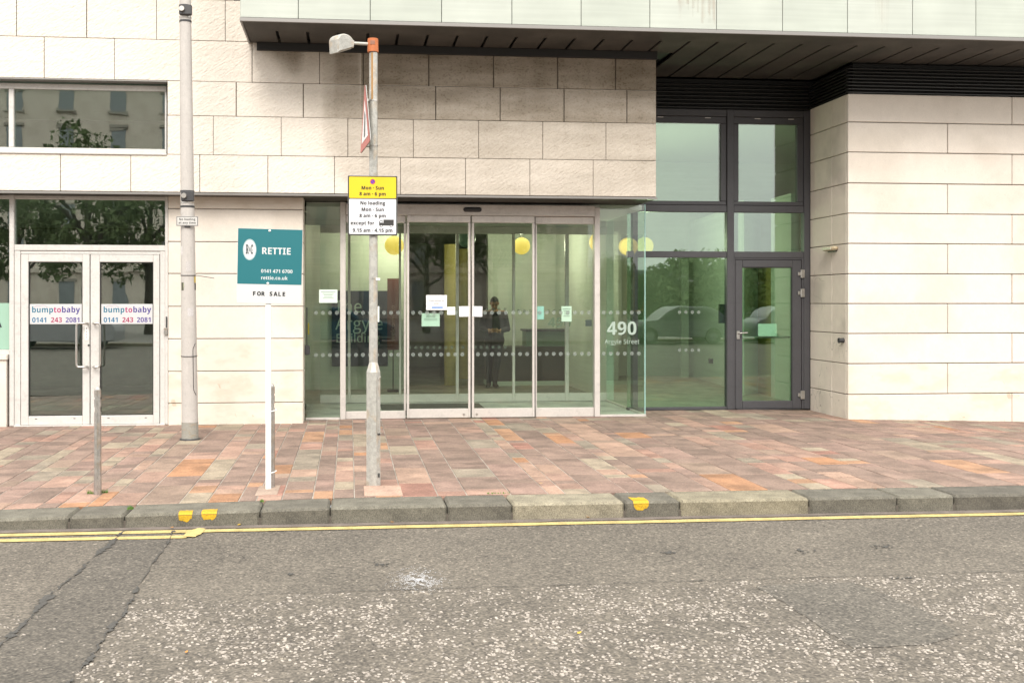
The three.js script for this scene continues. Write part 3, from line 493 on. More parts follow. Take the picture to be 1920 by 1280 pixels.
// ----- shop front with double doors -----
const ZD = ZW - 0.03, sx = (u) => X(u, ZD), sy = (v, u = 160) => Y(u, v, ZD);
{
  const fr = holder(building, 'shopfront', 'pale grey aluminium shopfront with top lights');
  const z0 = ZD - 0.09, A = (name, u0, u1, v0, v1, d = 0, m = M.aluShop) => part(fr, name, cbox(sx(u0), sx(u1), v1 === 'g' ? 0.002 : sy(v1), sy(v0), z0, ZD + d, 0.005), m);
  A('mullion', 17, 26, 366, 'g', 0.012); A('mullion', 309, 315, 366, 'g', 0.004);
  A('head_rail', 26, 309, 367, 374); A('head_rail', -420, 17, 367, 374);
  A('transom', 26, 309, 459, 470, 0.004); A('jamb', 26, 37.5, 470.4, 'g'); A('jamb', 299.5, 309, 470.4, 'g'); A('door_head', 37.5, 299.5, 470.4, 476.5, -0.01);
  part(fr, 'threshold', cbox(sx(26), sx(309), -0.01, 0.012, z0 - 0.05, ZD + 0.03), M.aluShop);
  part(fr, 'pane', pane(sx(26), sx(309), sy(459), sy(374), ZD - 0.035), M.glassShop);
  part(fr, 'pane', pane(sx(-420), sx(17), sy(660), sy(374), ZD - 0.035), M.glassShop);
  part(fr, 'sill_rail', cbox(sx(-420), sx(17), sy(664), sy(655), z0, ZD + 0.004), M.aluShop);
  part(fr, 'stall_riser', cbox(sx(-420), sx(13), -0.05, sy(674), ZD - 0.2, ZD + 0.035, 0.006), M.smooth, 'low stone panel under the shop window');
  part(fr, 'sill', cbox(sx(-420), sx(15), sy(674) + 0.002, sy(664) - 0.002, ZD - 0.2, ZD + 0.06, 0.008), M.smooth);
  const door = (u0, u1, g0, g1, name) => {
    const d = holder(building, 'shop_door', name), B = (n, a, b, c, e, zz = 0.004) => part(d, n, cbox(sx(a), sx(b), e === 'g' ? 0.014 : sy(e), sy(c), ZD - 0.06, ZD + zz, 0.005), M.aluShop);
    B('stile', u0 + 0.5, g0, 477, 'g'); B('stile', g1, u1 - 0.5, 477, 'g'); B('rail', g0 + 0.08, g1 - 0.08, 477, 491); B('rail', g0 + 0.08, g1 - 0.08, 779, 'g');
    part(d, 'pane', pane(sx(g0), sx(g1), sy(779), sy(491), ZD - 0.02), M.glassShop);
    part(d, 'glazing_seal', merge([cbox(sx(g0), sx(g1), sy(492.6), sy(491), ZD - 0.02, ZD - 0.004), cbox(sx(g0), sx(g1), sy(779), sy(777.6), ZD - 0.02, ZD - 0.004), cbox(sx(g0), sx(g0 + 1.5), sy(777), sy(493), ZD - 0.02, ZD - 0.004), cbox(sx(g1 - 1.5), sx(g1), sy(777), sy(493), ZD - 0.02, ZD - 0.004)]), M.seal);
    return d;
  };
  const a = door(38, 168, 52.5, 154, 'aluminium door leaf with a push label'), b = door(168.6, 299, 186.5, 287, 'aluminium door leaf hinged by the stone wall');
  const pull = (d, uOut, uIn) => { const x0 = sx(uIn), x1 = sx(uOut), ya = sy(606), yb = sy(687), z = ZD + 0.085; part(d, 'handle', tube([[x0, ya, ZD], [x0, ya, z - 0.02], [x0 + (x1 - x0) * 0.2, ya, z], [x1 - (x1 - x0) * 0.2, ya, z], [x1, ya - 0.04, z], [x1, yb + 0.04, z], [x1 - (x1 - x0) * 0.2, yb, z], [x0 + (x1 - x0) * 0.2, yb, z], [x0, yb, z - 0.02], [x0, yb, ZD]], 0.0135, 64, 10), M.steel); };
  pull(a, 146, 164); pull(b, 190, 177);
  const pushLabel = canvasTex(64, 256, (g, w, h) => { g.fillStyle = '#f4f2ee'; g.fillRect(0, 0, w, h); g.fillStyle = '#444'; g.font = 'bold 44px sans-serif'; g.textAlign = 'center'; g.textBaseline = 'middle'; ['P', 'U', 'S', 'H'].forEach((c, i) => g.fillText(c, w / 2, 48 + i * 54)); });
  part(a, 'push_label', quadZ(sx(158.5), sx(165.5), sy(637), sy(611), ZD + 0.007), mat([0.85, 0.85, 0.85], 0.6, { map: pushLabel }));
  const lock = new THREE.CylinderGeometry(0.012, 0.012, 0.014, 16); lock.rotateX(Math.PI / 2); lock.translate(sx(166), sy(647), ZD + 0.008); part(a, 'lock', lock, M.plasticBlack);
  for (const [d, us] of [[a, [67, 139]], [b, [203, 273]]]) for (const u of us) part(d, 'drain_slot', cbox(sx(u - 2.2), sx(u + 2.2), sy(784.8), sy(783.4), ZD, ZD + 0.0065), M.seal);
  // dim shop behind the glass
  bx(building, 'shop_floor', M.shopWall, XL, X(315, ZW), -0.05, 0.004, -19, ZD - 0.15);
  bx(building, 'shop_wall', M.shopWall, XL, X(315, ZW), 0.005, 2.86, -19.1, -19);
  bx(building, 'shop_wall', M.shopWall, X(315, ZW) + 0.02, X(315, ZW) + 0.12, 0.005, 2.86, -19, ZW - 0.51);
  bx(building, 'shop_ceiling', M.ceiling, XL, X(315, ZW) + 0.12, 2.892, 2.94, -19.1, ZU - 0.31);
}
{ // long window above the shop
  const zw = ZU - 0.16, wx = (u) => X(u, zw), wy = (v) => Y(160, v, zw), w = holder(building, 'window', 'long strip window above the shop doors');
  const A = (n, u0, u1, v0, v1, d = 0, m = M.aluShop) => part(w, n, cbox(wx(u0), wx(u1), wy(v1), wy(v0), zw - 0.06, zw + d, 0.004), m);
  A('frame', -420, 312, 158, 168.5); A('frame', -420, 312, 277.5, 287); A('frame', 308.5, 312, 168.5, 277.5); A('frame', 15.5, 25, 168.5, 277.5, 0.003);
  part(w, 'pane', pane(wx(25), wx(308.5), wy(277.5), wy(168.5), zw - 0.03), M.glassShop); part(w, 'pane', pane(wx(-420), wx(15.5), wy(277.5), wy(168.5), zw - 0.03), M.glassShop);
  part(w, 'sill', cbox(XL, X(312.5, ZU), 3.345, 3.368, ZU - 0.14, ZU + 0.02, 0.004), M.aluShop); part(w, 'head_flashing', cbox(XL, X(313, ZU), 4.245, 4.262, ZU - 0.14, ZU + 0.004, 0.003), M.trim);
  bx(building, 'upper_room_wall', M.shopWall, XL, X(330, ZU), 2.95, 4.5, -17.1, -17); bx(building, 'upper_room_ceiling', M.ceiling, XL, X(330, ZU), 4.5, 4.55, -17.1, ZU - 0.3);
  bx(building, 'upper_room_wall', M.shopWall, X(330, ZU), X(330, ZU) + 0.1, 2.9, 4.55, -17.1, ZU - 0.31);
}

// ----- glazed entrance lobby -----
const gx = (u) => X(u, ZG), gy = (v, u = 880) => Y(u, v, ZG);
const dotGeo = new THREE.CircleGeometry(0.027, 20), dotGeoSmall = new THREE.CircleGeometry(0.025, 16);
function dots(parent, u0, u1, v, z, step = 13.2, geo = dotGeo) {
  for (let u = u0; u <= u1; u += step) { const o = new THREE.Mesh(geo, M.frost), p = off.get(parent); o.name = 'frosted_dot'; o.position.set(X(u, z) - p.x, Y(880, v, z) - p.y, z + 0.004 - p.z); o.receiveShadow = true; parent.add(o); }
}
const XV0 = X(573, ZG), XV1 = X(1210, ZG);
{
  const s = holder(building, 'entrance_screen', 'glazed entrance screen in pale aluminium'), hy = gy(386);
  const A = (n, u0, u1, v0, v1, za = -0.09, zb = 0, m = M.alu) => part(s, n, cbox(gx(u0), gx(u1), v1 === 'g' ? 0.002 : gy(v1), gy(v0), ZG + za, ZG + zb, 0.005), m);
  A('mullion', 637.5, 648, 381, 'g', -0.1, 0.03); A('mullion', 1114.5, 1124.5, 387, 'g', -0.1, 0.03);
  A('header', 648.3, 1114.2, 384, 404.5, -0.14, 0.05); A('header', 648.3, 760.5, 405, 418.5, -0.08, 0.0); A('header', 1003.5, 1114.2, 405, 418.5, -0.08, 0.0);
  A('bottom_rail', 648.3, 760.5, 769, 'g'); A('bottom_rail', 1004, 1114.2, 766, 'g');
  A('stile', 757.5, 761.5, 418.8, 768.8, -0.05, 0); A('stile', 1003.5, 1007, 418.8, 765.8, -0.05, 0);
  for (const [u0, u1] of [[648, 757.5], [1007, 1114.5]]) part(s, 'pane', quadZ(gx(u0), gx(u1), gy(769), gy(418.5), ZG - 0.04), M.glassFront);
  part(s, 'pane', quadZ(XV0, gx(637.5), 0.03, gy(383), ZG - 0.01), M.glassFront); part(s, 'pane', quadZ(gx(1124.5), XV1, 0.03, 2.862, ZG - 0.01), M.glassFront);
  part(s, 'side_pane', paneX(ZG - 0.012, ZI, 0.03, 2.862, XV1), M.glassFront); part(s, 'glass_edge', cbox(XV1 - 0.006, XV1 + 0.006, 0.03, 2.862, ZG - 0.012, ZG - 0.002, 0.002), M.glassEdge);
  part(s, 'side_pane', paneX(ZG - 0.012, ZI, 0.03, 2.862, XV0 + 0.008), M.glassFront);
  part(s, 'sill', cbox(XV0, gx(637), 0.0, 0.028, ZG - 0.1, ZG + 0.02), M.alu); part(s, 'sill', cbox(gx(1125), XV1 + 0.01, 0.0, 0.028, ZG - 0.1, ZG + 0.02), M.alu); part(s, 'sill', cbox(XV1 - 0.02, XV1 + 0.02, 0, 0.028, ZI, ZG - 0.105), M.alu);
  const capsule = new THREE.CapsuleGeometry(0.032, 0.18, 6, 16); capsule.rotateZ(Math.PI / 2); capsule.scale(1, 1, 0.8); capsule.translate(gx(885), gy(393.5), ZG + 0.055); part(s, 'motion_sensor', capsule, M.plasticBlack);
  dots(s, 592, 634, 586, ZG - 0.01); dots(s, 654, 756, 586, ZG - 0.04); dots(s, 1012, 1112, 586, ZG - 0.04); dots(s, 1132, 1204, 586, ZG - 0.01);
  dots(s, 592, 634, 664, ZG - 0.01); dots(s, 654, 756, 664, ZG - 0.04); dots(s, 1012, 1112, 664, ZG - 0.04); dots(s, 1132, 1204, 664, ZG - 0.01);
  const numTex = canvasTex(512, 400, (g, w, h) => { g.clearRect(0, 0, w, h); g.fillStyle = '#dfeae2'; g.textAlign = 'center'; g.font = 'bold 232px sans-serif'; g.fillText('490', w / 2, 215); g.font = '78px sans-serif'; g.fillText('Argyle Street', w / 2, 330); });
  const frostText = mat([0.46, 0.51, 0.48], 0.7, { map: numTex, transparent: true, opacity: 0.85 });
  const o = part(s, 'street_number', quadZ(gx(1129), gx(1204), gy(656), gy(596), ZG + 0.001), frostText); o.castShadow = false;
  const door = (u0, u1, label) => {
    const d = holder(building, 'sliding_door', label), B = (n, a, b, v0, v1) => part(d, n, cbox(gx(a), gx(b), v1 === 'g' ? 0.012 : gy(v1), gy(v0), ZG + 0.005, ZG + 0.05, 0.004), M.alu);
    B('stile', u0, u0 + 4.2, 418, 'g'); B('stile', u1 - 4.2, u1, 418, 'g'); B('rail', u0, u1, 405, 417.6); B('rail', u0 + 4.3, u1 - 4.3, 765, 'g');
    part(d, 'pane', quadZ(gx(u0 + 4.2), gx(u1 - 4.2), gy(765), gy(418), ZG + 0.025), M.glassFront);
    part(d, 'door_seal', cbox(gx(u1 + 0.1), gx(u1 + 1.6), 0.012, gy(406), ZG + 0.01, ZG + 0.045), M.seal);
    dots(d, u0 + 12, u1 - 8, 586, ZG + 0.025); dots(d, u0 + 12, u1 - 8, 664, ZG + 0.025);
    return d;
  };
  const a = door(762.5, 881.5, 'sliding glass door with two notices'), b = door(884, 1001.5, 'sliding glass door in front of the man');
  for (const [d, u] of [[a, 869], [b, 893]]) { const k = new THREE.CylinderGeometry(0.014, 0.014, 0.012, 16); k.rotateX(Math.PI / 2); k.translate(gx(u), gy(775.5), ZG + 0.054); part(d, 'lock', k, M.steel); }
  bx(building, 'vestibule_floor', M.vestFloor, XV0, XV1, -0.05, 0.008, ZI, ZG - 0.145); bx(building, 'vestibule_ceiling', M.ceiling, XV0, XV1, 2.80, 2.866, ZI, ZG - 0.15);
  bx(building, 'door_mat_well', mat([0.09, 0.09, 0.08], 0.95, { map: kerbMap }), gx(720), gx(930), 0.009, 0.016, ZI + 0.25, ZG - 0.3);
}
{ // second screen at the back of the lobby
  const ix = (u) => X(u, ZI), iy = (v) => Y(880, v, ZI), s = holder(building, 'inner_screen', 'second glass screen behind the sliding doors');
  const A = (n, u0, u1, v0, v1, m = M.alu) => part(s, n, cbox(ix(u0), ix(u1), v1 === 'g' ? 0.01 : iy(v1), iy(v0), ZI - 0.05, ZI, 0.004), m);
  const x0 = 600, x1 = 1139;
  A('header', x0, x1, 424, 438); for (const [a, b] of [[652, 657], [748, 752], [855, 860.5], [961, 966], [1060, 1067]]) A('mullion', a, b, 438.2, 'g');
  for (const [a, b] of [[x0, 652], [657, 748], [752, 855], [860.5, 961], [966, 1060], [1067, x1]]) { part(s, 'pane', quadZ(ix(a), ix(b), iy(738), iy(438), ZI - 0.025), M.glassInner); A('bottom_rail', a + 0.1, b - 0.1, 738, 'g'); }
  dots(s, 768, 850, 651, ZI - 0.025, 11.3, dotGeoSmall); dots(s, 868, 955, 651, ZI - 0.025, 11.3, dotGeoSmall); dots(s, 868, 955, 580, ZI - 0.025, 11.3, dotGeoSmall); dots(s, 972, 1055, 583, ZI - 0.025, 11.3, dotGeoSmall);
  const t = canvasTex(256, 128, (g, w, h) => { g.clearRect(0, 0, w, h); g.fillStyle = '#cfe0d4'; g.textAlign = 'center'; g.font = 'bold 120px sans-serif'; g.fillText('490', w / 2, 108); });
  const o = part(s, 'street_number', quadZ(ix(1022), ix(1078), iy(618), iy(590), ZI - 0.02), mat([0.55, 0.62, 0.57], 0.7, { map: t, transparent: true, opacity: 0.6 })); o.castShadow = false;
  bx(building, 'lobby_bulkhead', M.lobbyWall, XV0 - 0.4, XV1, iy(424) + 0.002, 2.9, ZI - 0.06, ZI + 0.02);
}
const ZBACK = -24;
{ // lobby and the vacant unit next to it
  const XM = XV1 + 0.02;
  bx(building, 'lobby_floor', M.lobbyFloor, X(315, ZW) + 0.13, XM, -0.05, 0.006, ZBACK, ZI - 0.002); bx(building, 'lobby_ceiling', M.lobbyDark, X(315, ZW) + 0.13, XM, 2.92, 2.99, ZBACK, ZI - 0.06);
  bx(building, 'lobby_wall', M.lobbyDark, X(315, ZW) + 0.13, XM + 2, 0, 2.99, ZBACK - 0.1, ZBACK); bx(building, 'lobby_wall', M.lobbyWall, X(315, ZW) + 0.125, X(315, ZW) + 0.23, 0, 2.99, ZBACK, ZW - 0.52);
  bx(building, 'lobby_wall', M.lobbyWall, X(560, -17.8), X(757, -17.8), 0.007, 2.915, -17.95, -17.8); bx(building, 'lobby_wall', M.lobbyPale, X(915, -19.4), X(1160, -19.4), 0.007, 2.915, -19.6, -19.4);
  bx(building, 'lobby_wall', M.lobbyDark, X(757, -17.8) + 0.002, X(757, -17.8) + 0.1, 0.007, 2.915, ZBACK, -17.95);
  for (const [u, z] of [[846, -18.6], [871, -20.2]]) { const c = cyl(0.13, 0.13, X(u, z), 0.007, 2.6, z); part(building, 'lobby_column', c, M.yellowWall, 'mustard yellow column in the lobby'); }
  // vacant unit
  bx(building, 'unit_floor', mat([0.48, 0.46, 0.38], 0.4, { map: grain }), XM + 0.003, XR, -0.05, 0.006, ZBACK, ZC - 0.09); bx(building, 'unit_ceiling', M.ceiling, XM + 0.003, XR, 4.45, 4.5, ZBACK, ZC - 0.11);
  bx(building, 'unit_wall', M.lobbyWall, XM + 0.003, XR, 0, 4.45, -20.7, -20.6); bx(building, 'unit_wall', M.lobbyWall, XM + 0.003, XM + 0.12, 2.9, 4.45, -20.6, ZC - 0.11); bx(building, 'unit_wall', M.lobbyWall, XR - 0.1, XR - 0.002, 0, 4.45, -20.6, ZC - 0.4);
  bx(building, 'unit_wall', M.lobbyPale, XM + 0.003, XM + 0.12, 0.007, 2.9, -20.6, ZI - 0.1);
  const seg = (a, b, h, th, m, name, label) => { const d = new THREE.Vector2(b.x - a.x, b.z - a.z), L = d.length(), g = new THREE.BoxGeometry(L, h, th); g.rotateY(-Math.atan2(d.y, d.x)); g.translate((a.x + b.x) / 2, h / 2 + 0.007, (a.z + b.z) / 2); boxUV(g.toNonIndexed()); return part(building, name, g, m, label); };
  const p0 = G(1293, 703), p1 = G(1368, 727); seg(p0, p1, 3.2, 0.1, M.lobbyPale, 'unit_partition', 'pale partition with a wall socket');
  const sp = G(1333, 718); part(building, 'wall_socket', cbox(sp.x - 0.07, sp.x + 0.07, 0.38, 0.47, sp.z + 0.07, sp.z + 0.11), M.plasticBlack);
  const q0 = G(1390, 742), q1 = G(1421, 736), q2 = G(1452, 745), q3 = G(1490, 755); seg(q0, q1, 3.2, 0.1, M.lobbyPale, 'unit_partition'); seg(q1, q2, 2.1, 0.06, M.yellowWall, 'interior_door', 'brown door in the vacant unit'); seg(q2, q3, 3.2, 0.1, M.lobbyPale, 'unit_partition');
  part(building, 'interior_post', cbox(X(1278, -20), X(1292, -20), 0.007, 2.4, -20.1, -20), M.lobbyDark);
}
// ----- dark framed curtain wall with side door -----
{
  const cx = (u) => X(u, ZC), cy = (v, u = 1400) => Y(u, v, ZC), s = holder(building, 'curtain_wall', 'dark grey framed glazing between entrance and pier');
  const A = (n, u0, u1, v0, v1, d = 0, m = M.dark) => part(s, n, cbox(typeof u0 === 'number' ? cx(u0) : XV1 + 0.02, cx(u1), v1 === 'g' ? 0.002 : cy(v1), cy(v0), ZC - 0.1, ZC + d, 0.005), m);
  const top = 206, L = 'wall';
  A('mullion', 1363.5, 1376.5, top, 'g', 0.012); A('mullion', 1508, 1519, top, 'g', 0.012); part(s, 'mullion', cbox(XV1 + 0.022, XV1 + 0.10, 0.002, cy(top), ZC - 0.1, ZC + 0.004, 0.005), M.dark);
  const xl = 1178;
  for (const [a, b] of [[xl, 1363.3], [1376.7, 1507.8]]) { A('transom', a, b, top, 219); A('transom', a, b, 385, 398); A('transom', a, b, 471.5, 483); }
  A('transom', xl, 1363.3, 762, 'g', 0.004);
  for (const [a, b] of [[xl, 1363.3], [1376.7, 1507.8]]) {   // opening lights set in the frame
    A('casement', a, b, 219.4, 231.5, -0.012); A('casement', a, b, 377.5, 384.6, -0.012); A('casement', a, a + 9.5, 231.8, 377.2, -0.012); A('casement', b - 11, b, 231.8, 377.2, -0.012);
    part(s, 'pane', pane(cx(a + 9.5), cx(b - 11), cy(377.5), cy(231.5), ZC - 0.04), M.glassCurtain); part(s, 'pane', pane(cx(a), cx(b), cy(471.5), cy(398), ZC - 0.04), M.glassCurtain);
    for (const t of [0.3, 0.78]) part(s, 'vent_clip', cbox(cx(a + (b - a) * t), cx(a + (b - a) * t + 11), cy(222.6), cy(221), ZC - 0.012, ZC - 0.005), M.alu);
  }
  part(s, 'pane', pane(cx(xl), cx(1363.5), cy(762), cy(483), ZC - 0.04), M.glassCurtain);
  part(s, 'door_closer', cbox(cx(1354), cx(1363), cy(606), cy(570), ZC - 0.14, ZC - 0.08), M.plasticBlack);
  for (const u of [1276, 1288, 1300, 1312]) for (const v of [585, 656]) { const o = new THREE.Mesh(dotGeoSmall, M.frost), p = off.get(s); o.name = 'frosted_dot'; o.position.set(cx(u) - p.x, cy(v) - p.y, ZC - 0.035 - p.z); s.add(o); }
  const d = holder(building, 'side_door', 'dark grey framed glass door beside the stone pier'), B = (n, u0, u1, v0, v1, m = M.dark, za = -0.075, zb = -0.004) => part(d, n, cbox(cx(u0), cx(u1), v1 === 'g' ? 0.012 : cy(v1), cy(v0), ZC + za, ZC + zb, 0.005), m);
  B('stile', 1380, 1393, 487, 'g'); B('stile', 1487, 1503.5, 487, 'g'); B('rail', 1393.2, 1486.8, 487, 500.5); B('rail', 1393.2, 1486.8, 752, 'g');
  part(d, 'pane', pane(cx(1393), cx(1487), cy(752), cy(500.5), ZC - 0.035), M.glassCurtain);
  part(d, 'glazing_seal', merge([cbox(cx(1485.2), cx(1487), cy(752), cy(500.5), ZC - 0.03, ZC - 0.008), cbox(cx(1393), cx(1485), cy(502), cy(500.5), ZC - 0.03, ZC - 0.008)]), M.seal);
  part(s, 'door_frame', merge([cbox(cx(1376.7), cx(1382), 0.003, cy(483.2), ZC - 0.1, ZC - 0.078), cbox(cx(1376.7), cx(1379.3), 0.003, cy(483.2), ZC - 0.077, ZC + 0.002), cbox(cx(1502), cx(1507.8), 0.003, cy(483.2), ZC - 0.1, ZC - 0.078), cbox(cx(1504.2), cx(1507.8), 0.003, cy(483.2), ZC - 0.077, ZC + 0.002), cbox(cx(1382.2), cx(1501.8), cy(488.5), cy(483.2), ZC - 0.1, ZC - 0.078), cbox(cx(1379.5), cx(1504), cy(486.3), cy(483.2), ZC - 0.077, ZC - 0.001), cbox(cx(1382.2), cx(1501.8), 0.001, 0.011, ZC - 0.1, ZC + 0.02)]), M.dark);
  for (const v of [513, 549, 741]) part(d, 'hinge', merge([cbox(cx(1501), cx(1508.5), cy(v + 8), cy(v - 8), ZC - 0.003, ZC + 0.028, 0.006), cbox(cx(1496.5), cx(1501.2), cy(v + 3.5), cy(v - 3.5), ZC - 0.003, ZC + 0.02, 0.004)]), M.steel);
  part(d, 'handle', merge([cbox(cx(1381.5), cx(1387.5), cy(636), cy(620), ZC - 0.004, ZC + 0.012, 0.008), tube([[cx(1384.5), cy(624.5), ZC], [cx(1384.5), cy(624.5), ZC + 0.05], [cx(1388), cy(624), ZC + 0.06], [cx(1399), cy(623.5), ZC + 0.06]], 0.01, 20, 8)]), M.steel);
  part(d, 'push_bar', tube([[cx(1390), cy(633.5), ZC - 0.13], [cx(1488), cy(632.5), ZC - 0.13]], 0.015, 4, 10), M.steel);
}

// ---------- street furniture ----------
{ // tall painted lamp column
  const b = G(356, 823), y0 = dip(b.x, b.z), o = thing('lamp_column', 'tall pale painted steel column standing by the stone wall', 'lamp post', [b.x, y0, b.z]);
  const lean = (g) => { const p = g.attributes.position; for (let i = 0; i < p.count; i++) p.setX(i, p.getX(i) - 0.011 * (p.getY(i) - y0)); g.computeVertexNormals(); return g; };
  const R = (y) => 0.092 - 0.0058 * y;
  part(o, 'shaft', lean(cyl(R(0), R(7.5), b.x, y0 - 0.05, y0 + 7.5, b.z, 32)), M.pole);
  const rust = new THREE.CylinderGeometry(R(0.2) + 0.0015, R(0) + 0.0015, 0.2, 32, 1, true); rust.translate(b.x, y0 + 0.1, b.z); part(o, 'foot_band', lean(rust), mat([0.33, 0.315, 0.275], 0.7, { map: galvMap }), 'weathered grey foot');
  const collar = new THREE.TorusGeometry(0.105, 0.012, 8, 24); collar.rotateX(Math.PI / 2); collar.translate(b.x, y0 + 0.006, b.z); part(o, 'base_ring', collar, M.plasticBlack);
  const yAt = (v) => EYE + (V0 - v) / F * Tt(350, b.z);
  for (const v0 of [25, 372]) {
    const y = yAt(v0), r = R(y) + 0.004, ring = (dy, h, m, n) => part(o, n, lean(cyl(r, r, b.x, y + dy, y + dy + h, b.z, 28)), m);
    ring(0.075, 0.012, M.plasticBlack, 'strap'); ring(-0.055, 0.012, M.steel, 'strap'); ring(-0.105, 0.022, M.plasticBlack, 'strap');
    part(o, 'bracket', lean(cbox(b.x - 0.055, b.x + 0.085, y - 0.04, y + 0.072, b.z + 0.05, b.z + 0.105, 0.008)), M.plasticBlack);
    const lens = new THREE.CylinderGeometry(0.028, 0.034, 0.03, 16); lens.rotateX(Math.PI / 2); lens.translate(b.x - 0.02, y + 0.02, b.z + 0.118); part(o, 'bracket_socket', lean(lens), M.steel);
  }
  const hoop = (v, m) => { const y = yAt(v), t = new THREE.TorusGeometry(R(y) + 0.003, 0.0045, 6, 28); t.rotateX(Math.PI / 2 + 0.04); t.translate(b.x, y, b.z); part(o, 'wire_tie', lean(t), m); };
  hoop(516, M.plasticBlack); hoop(667, M.plasticBlack);
  { const y = yAt(516); part(o, 'wire_tail', lean(tube([[b.x + 0.07, y, b.z + 0.04], [b.x + 0.16, y - 0.012, b.z + 0.08], [b.x + 0.3, y - 0.035, b.z + 0.1]], 0.0035, 12, 6)), M.plasticBlack); }
  const y1 = yAt(643), y2 = yAt(740), a0 = 0.35, hatch = []; // service hatch outline
  for (let i = 0; i <= 24; i++) { const k = i / 24, y = y1 + (y2 - y1) * k, a = a0 + (k < 0.1 ? (0.1 - k) * 4 : k > 0.9 ? (k - 0.9) * 4 : 0); hatch.push([b.x + Math.sin(a + 0.3) * (R(y) + 0.001), y, b.z + Math.cos(a + 0.3) * (R(y) + 0.001)]); }
  part(o, 'hatch_edge', lean(tube(hatch, 0.0035, 40, 5)), M.seal);
  // torn stickers left on the shaft
  for (const [v, a, w, h, c] of [[470, -0.9, 0.5, 0.1, [0.75, 0.72, 0.7]], [537, -0.75, 0.45, 0.09, [0.12, 0.12, 0.08]], [535, -0.6, 0.3, 0.05, [0.7, 0.72, 0.5]], [524, 1.25, 0.4, 0.07, [0.75, 0.55, 0.05]], [537, 1.3, 0.4, 0.08, [0.05, 0.05, 0.05]], [585, 0.4, 0.8, 0.09, [0.66, 0.63, 0.62]], [500, 0.2, 0.7, 0.12, [0.6, 0.57, 0.55]]]) {
    const y = yAt(v), g = new THREE.CylinderGeometry(R(y) + 0.0018, R(y) + 0.0018, h, 10, 1, true, a - w / 2, w); g.translate(b.x, y, b.z); part(o, 'sticker', lean(g), mat(c, 0.8, { map: kerbMap }));
  }
  const bp = (u, v) => Y(u, v, b.z + 0.1), px = (u) => X(u, b.z + 0.1);
  const t = canvasTex(256, 112, (g, w, h) => { g.fillStyle = '#f5f3ee'; g.fillRect(0, 0, w, h); g.strokeStyle = '#333'; g.lineWidth = 6; g.strokeRect(5, 5, w - 10, h - 10); g.fillStyle = '#111'; g.font = 'bold 38px sans-serif'; g.textAlign = 'center'; g.fillText('No loading', w / 2, 47); g.fillText('at any time', w / 2, 89); });
  const s = thing('plate_sign', 'small white no loading plate on the tall pale column', 'sign', [px(350.5), bp(350, 424), b.z + 0.1]);
  part(s, 'plate', cbox(px(330), px(371), bp(350, 423.5), bp(350, 405.5), b.z + 0.094, b.z + 0.1, 0.002), mat([0.3, 0.3, 0.3], 0.5)); part(s, 'face', quadZ(px(330.4), px(370.6), bp(350, 423.2), bp(350, 405.8), b.z + 0.1015), mat([0.5, 0.5, 0.5], 0.5, { map: t }));
  part(s, 'clip', cbox(px(345), px(356), bp(350, 426), bp(350, 421), b.z + 0.06, b.z + 0.0938), M.plasticBlack);
}
const pb = G(700, 909);
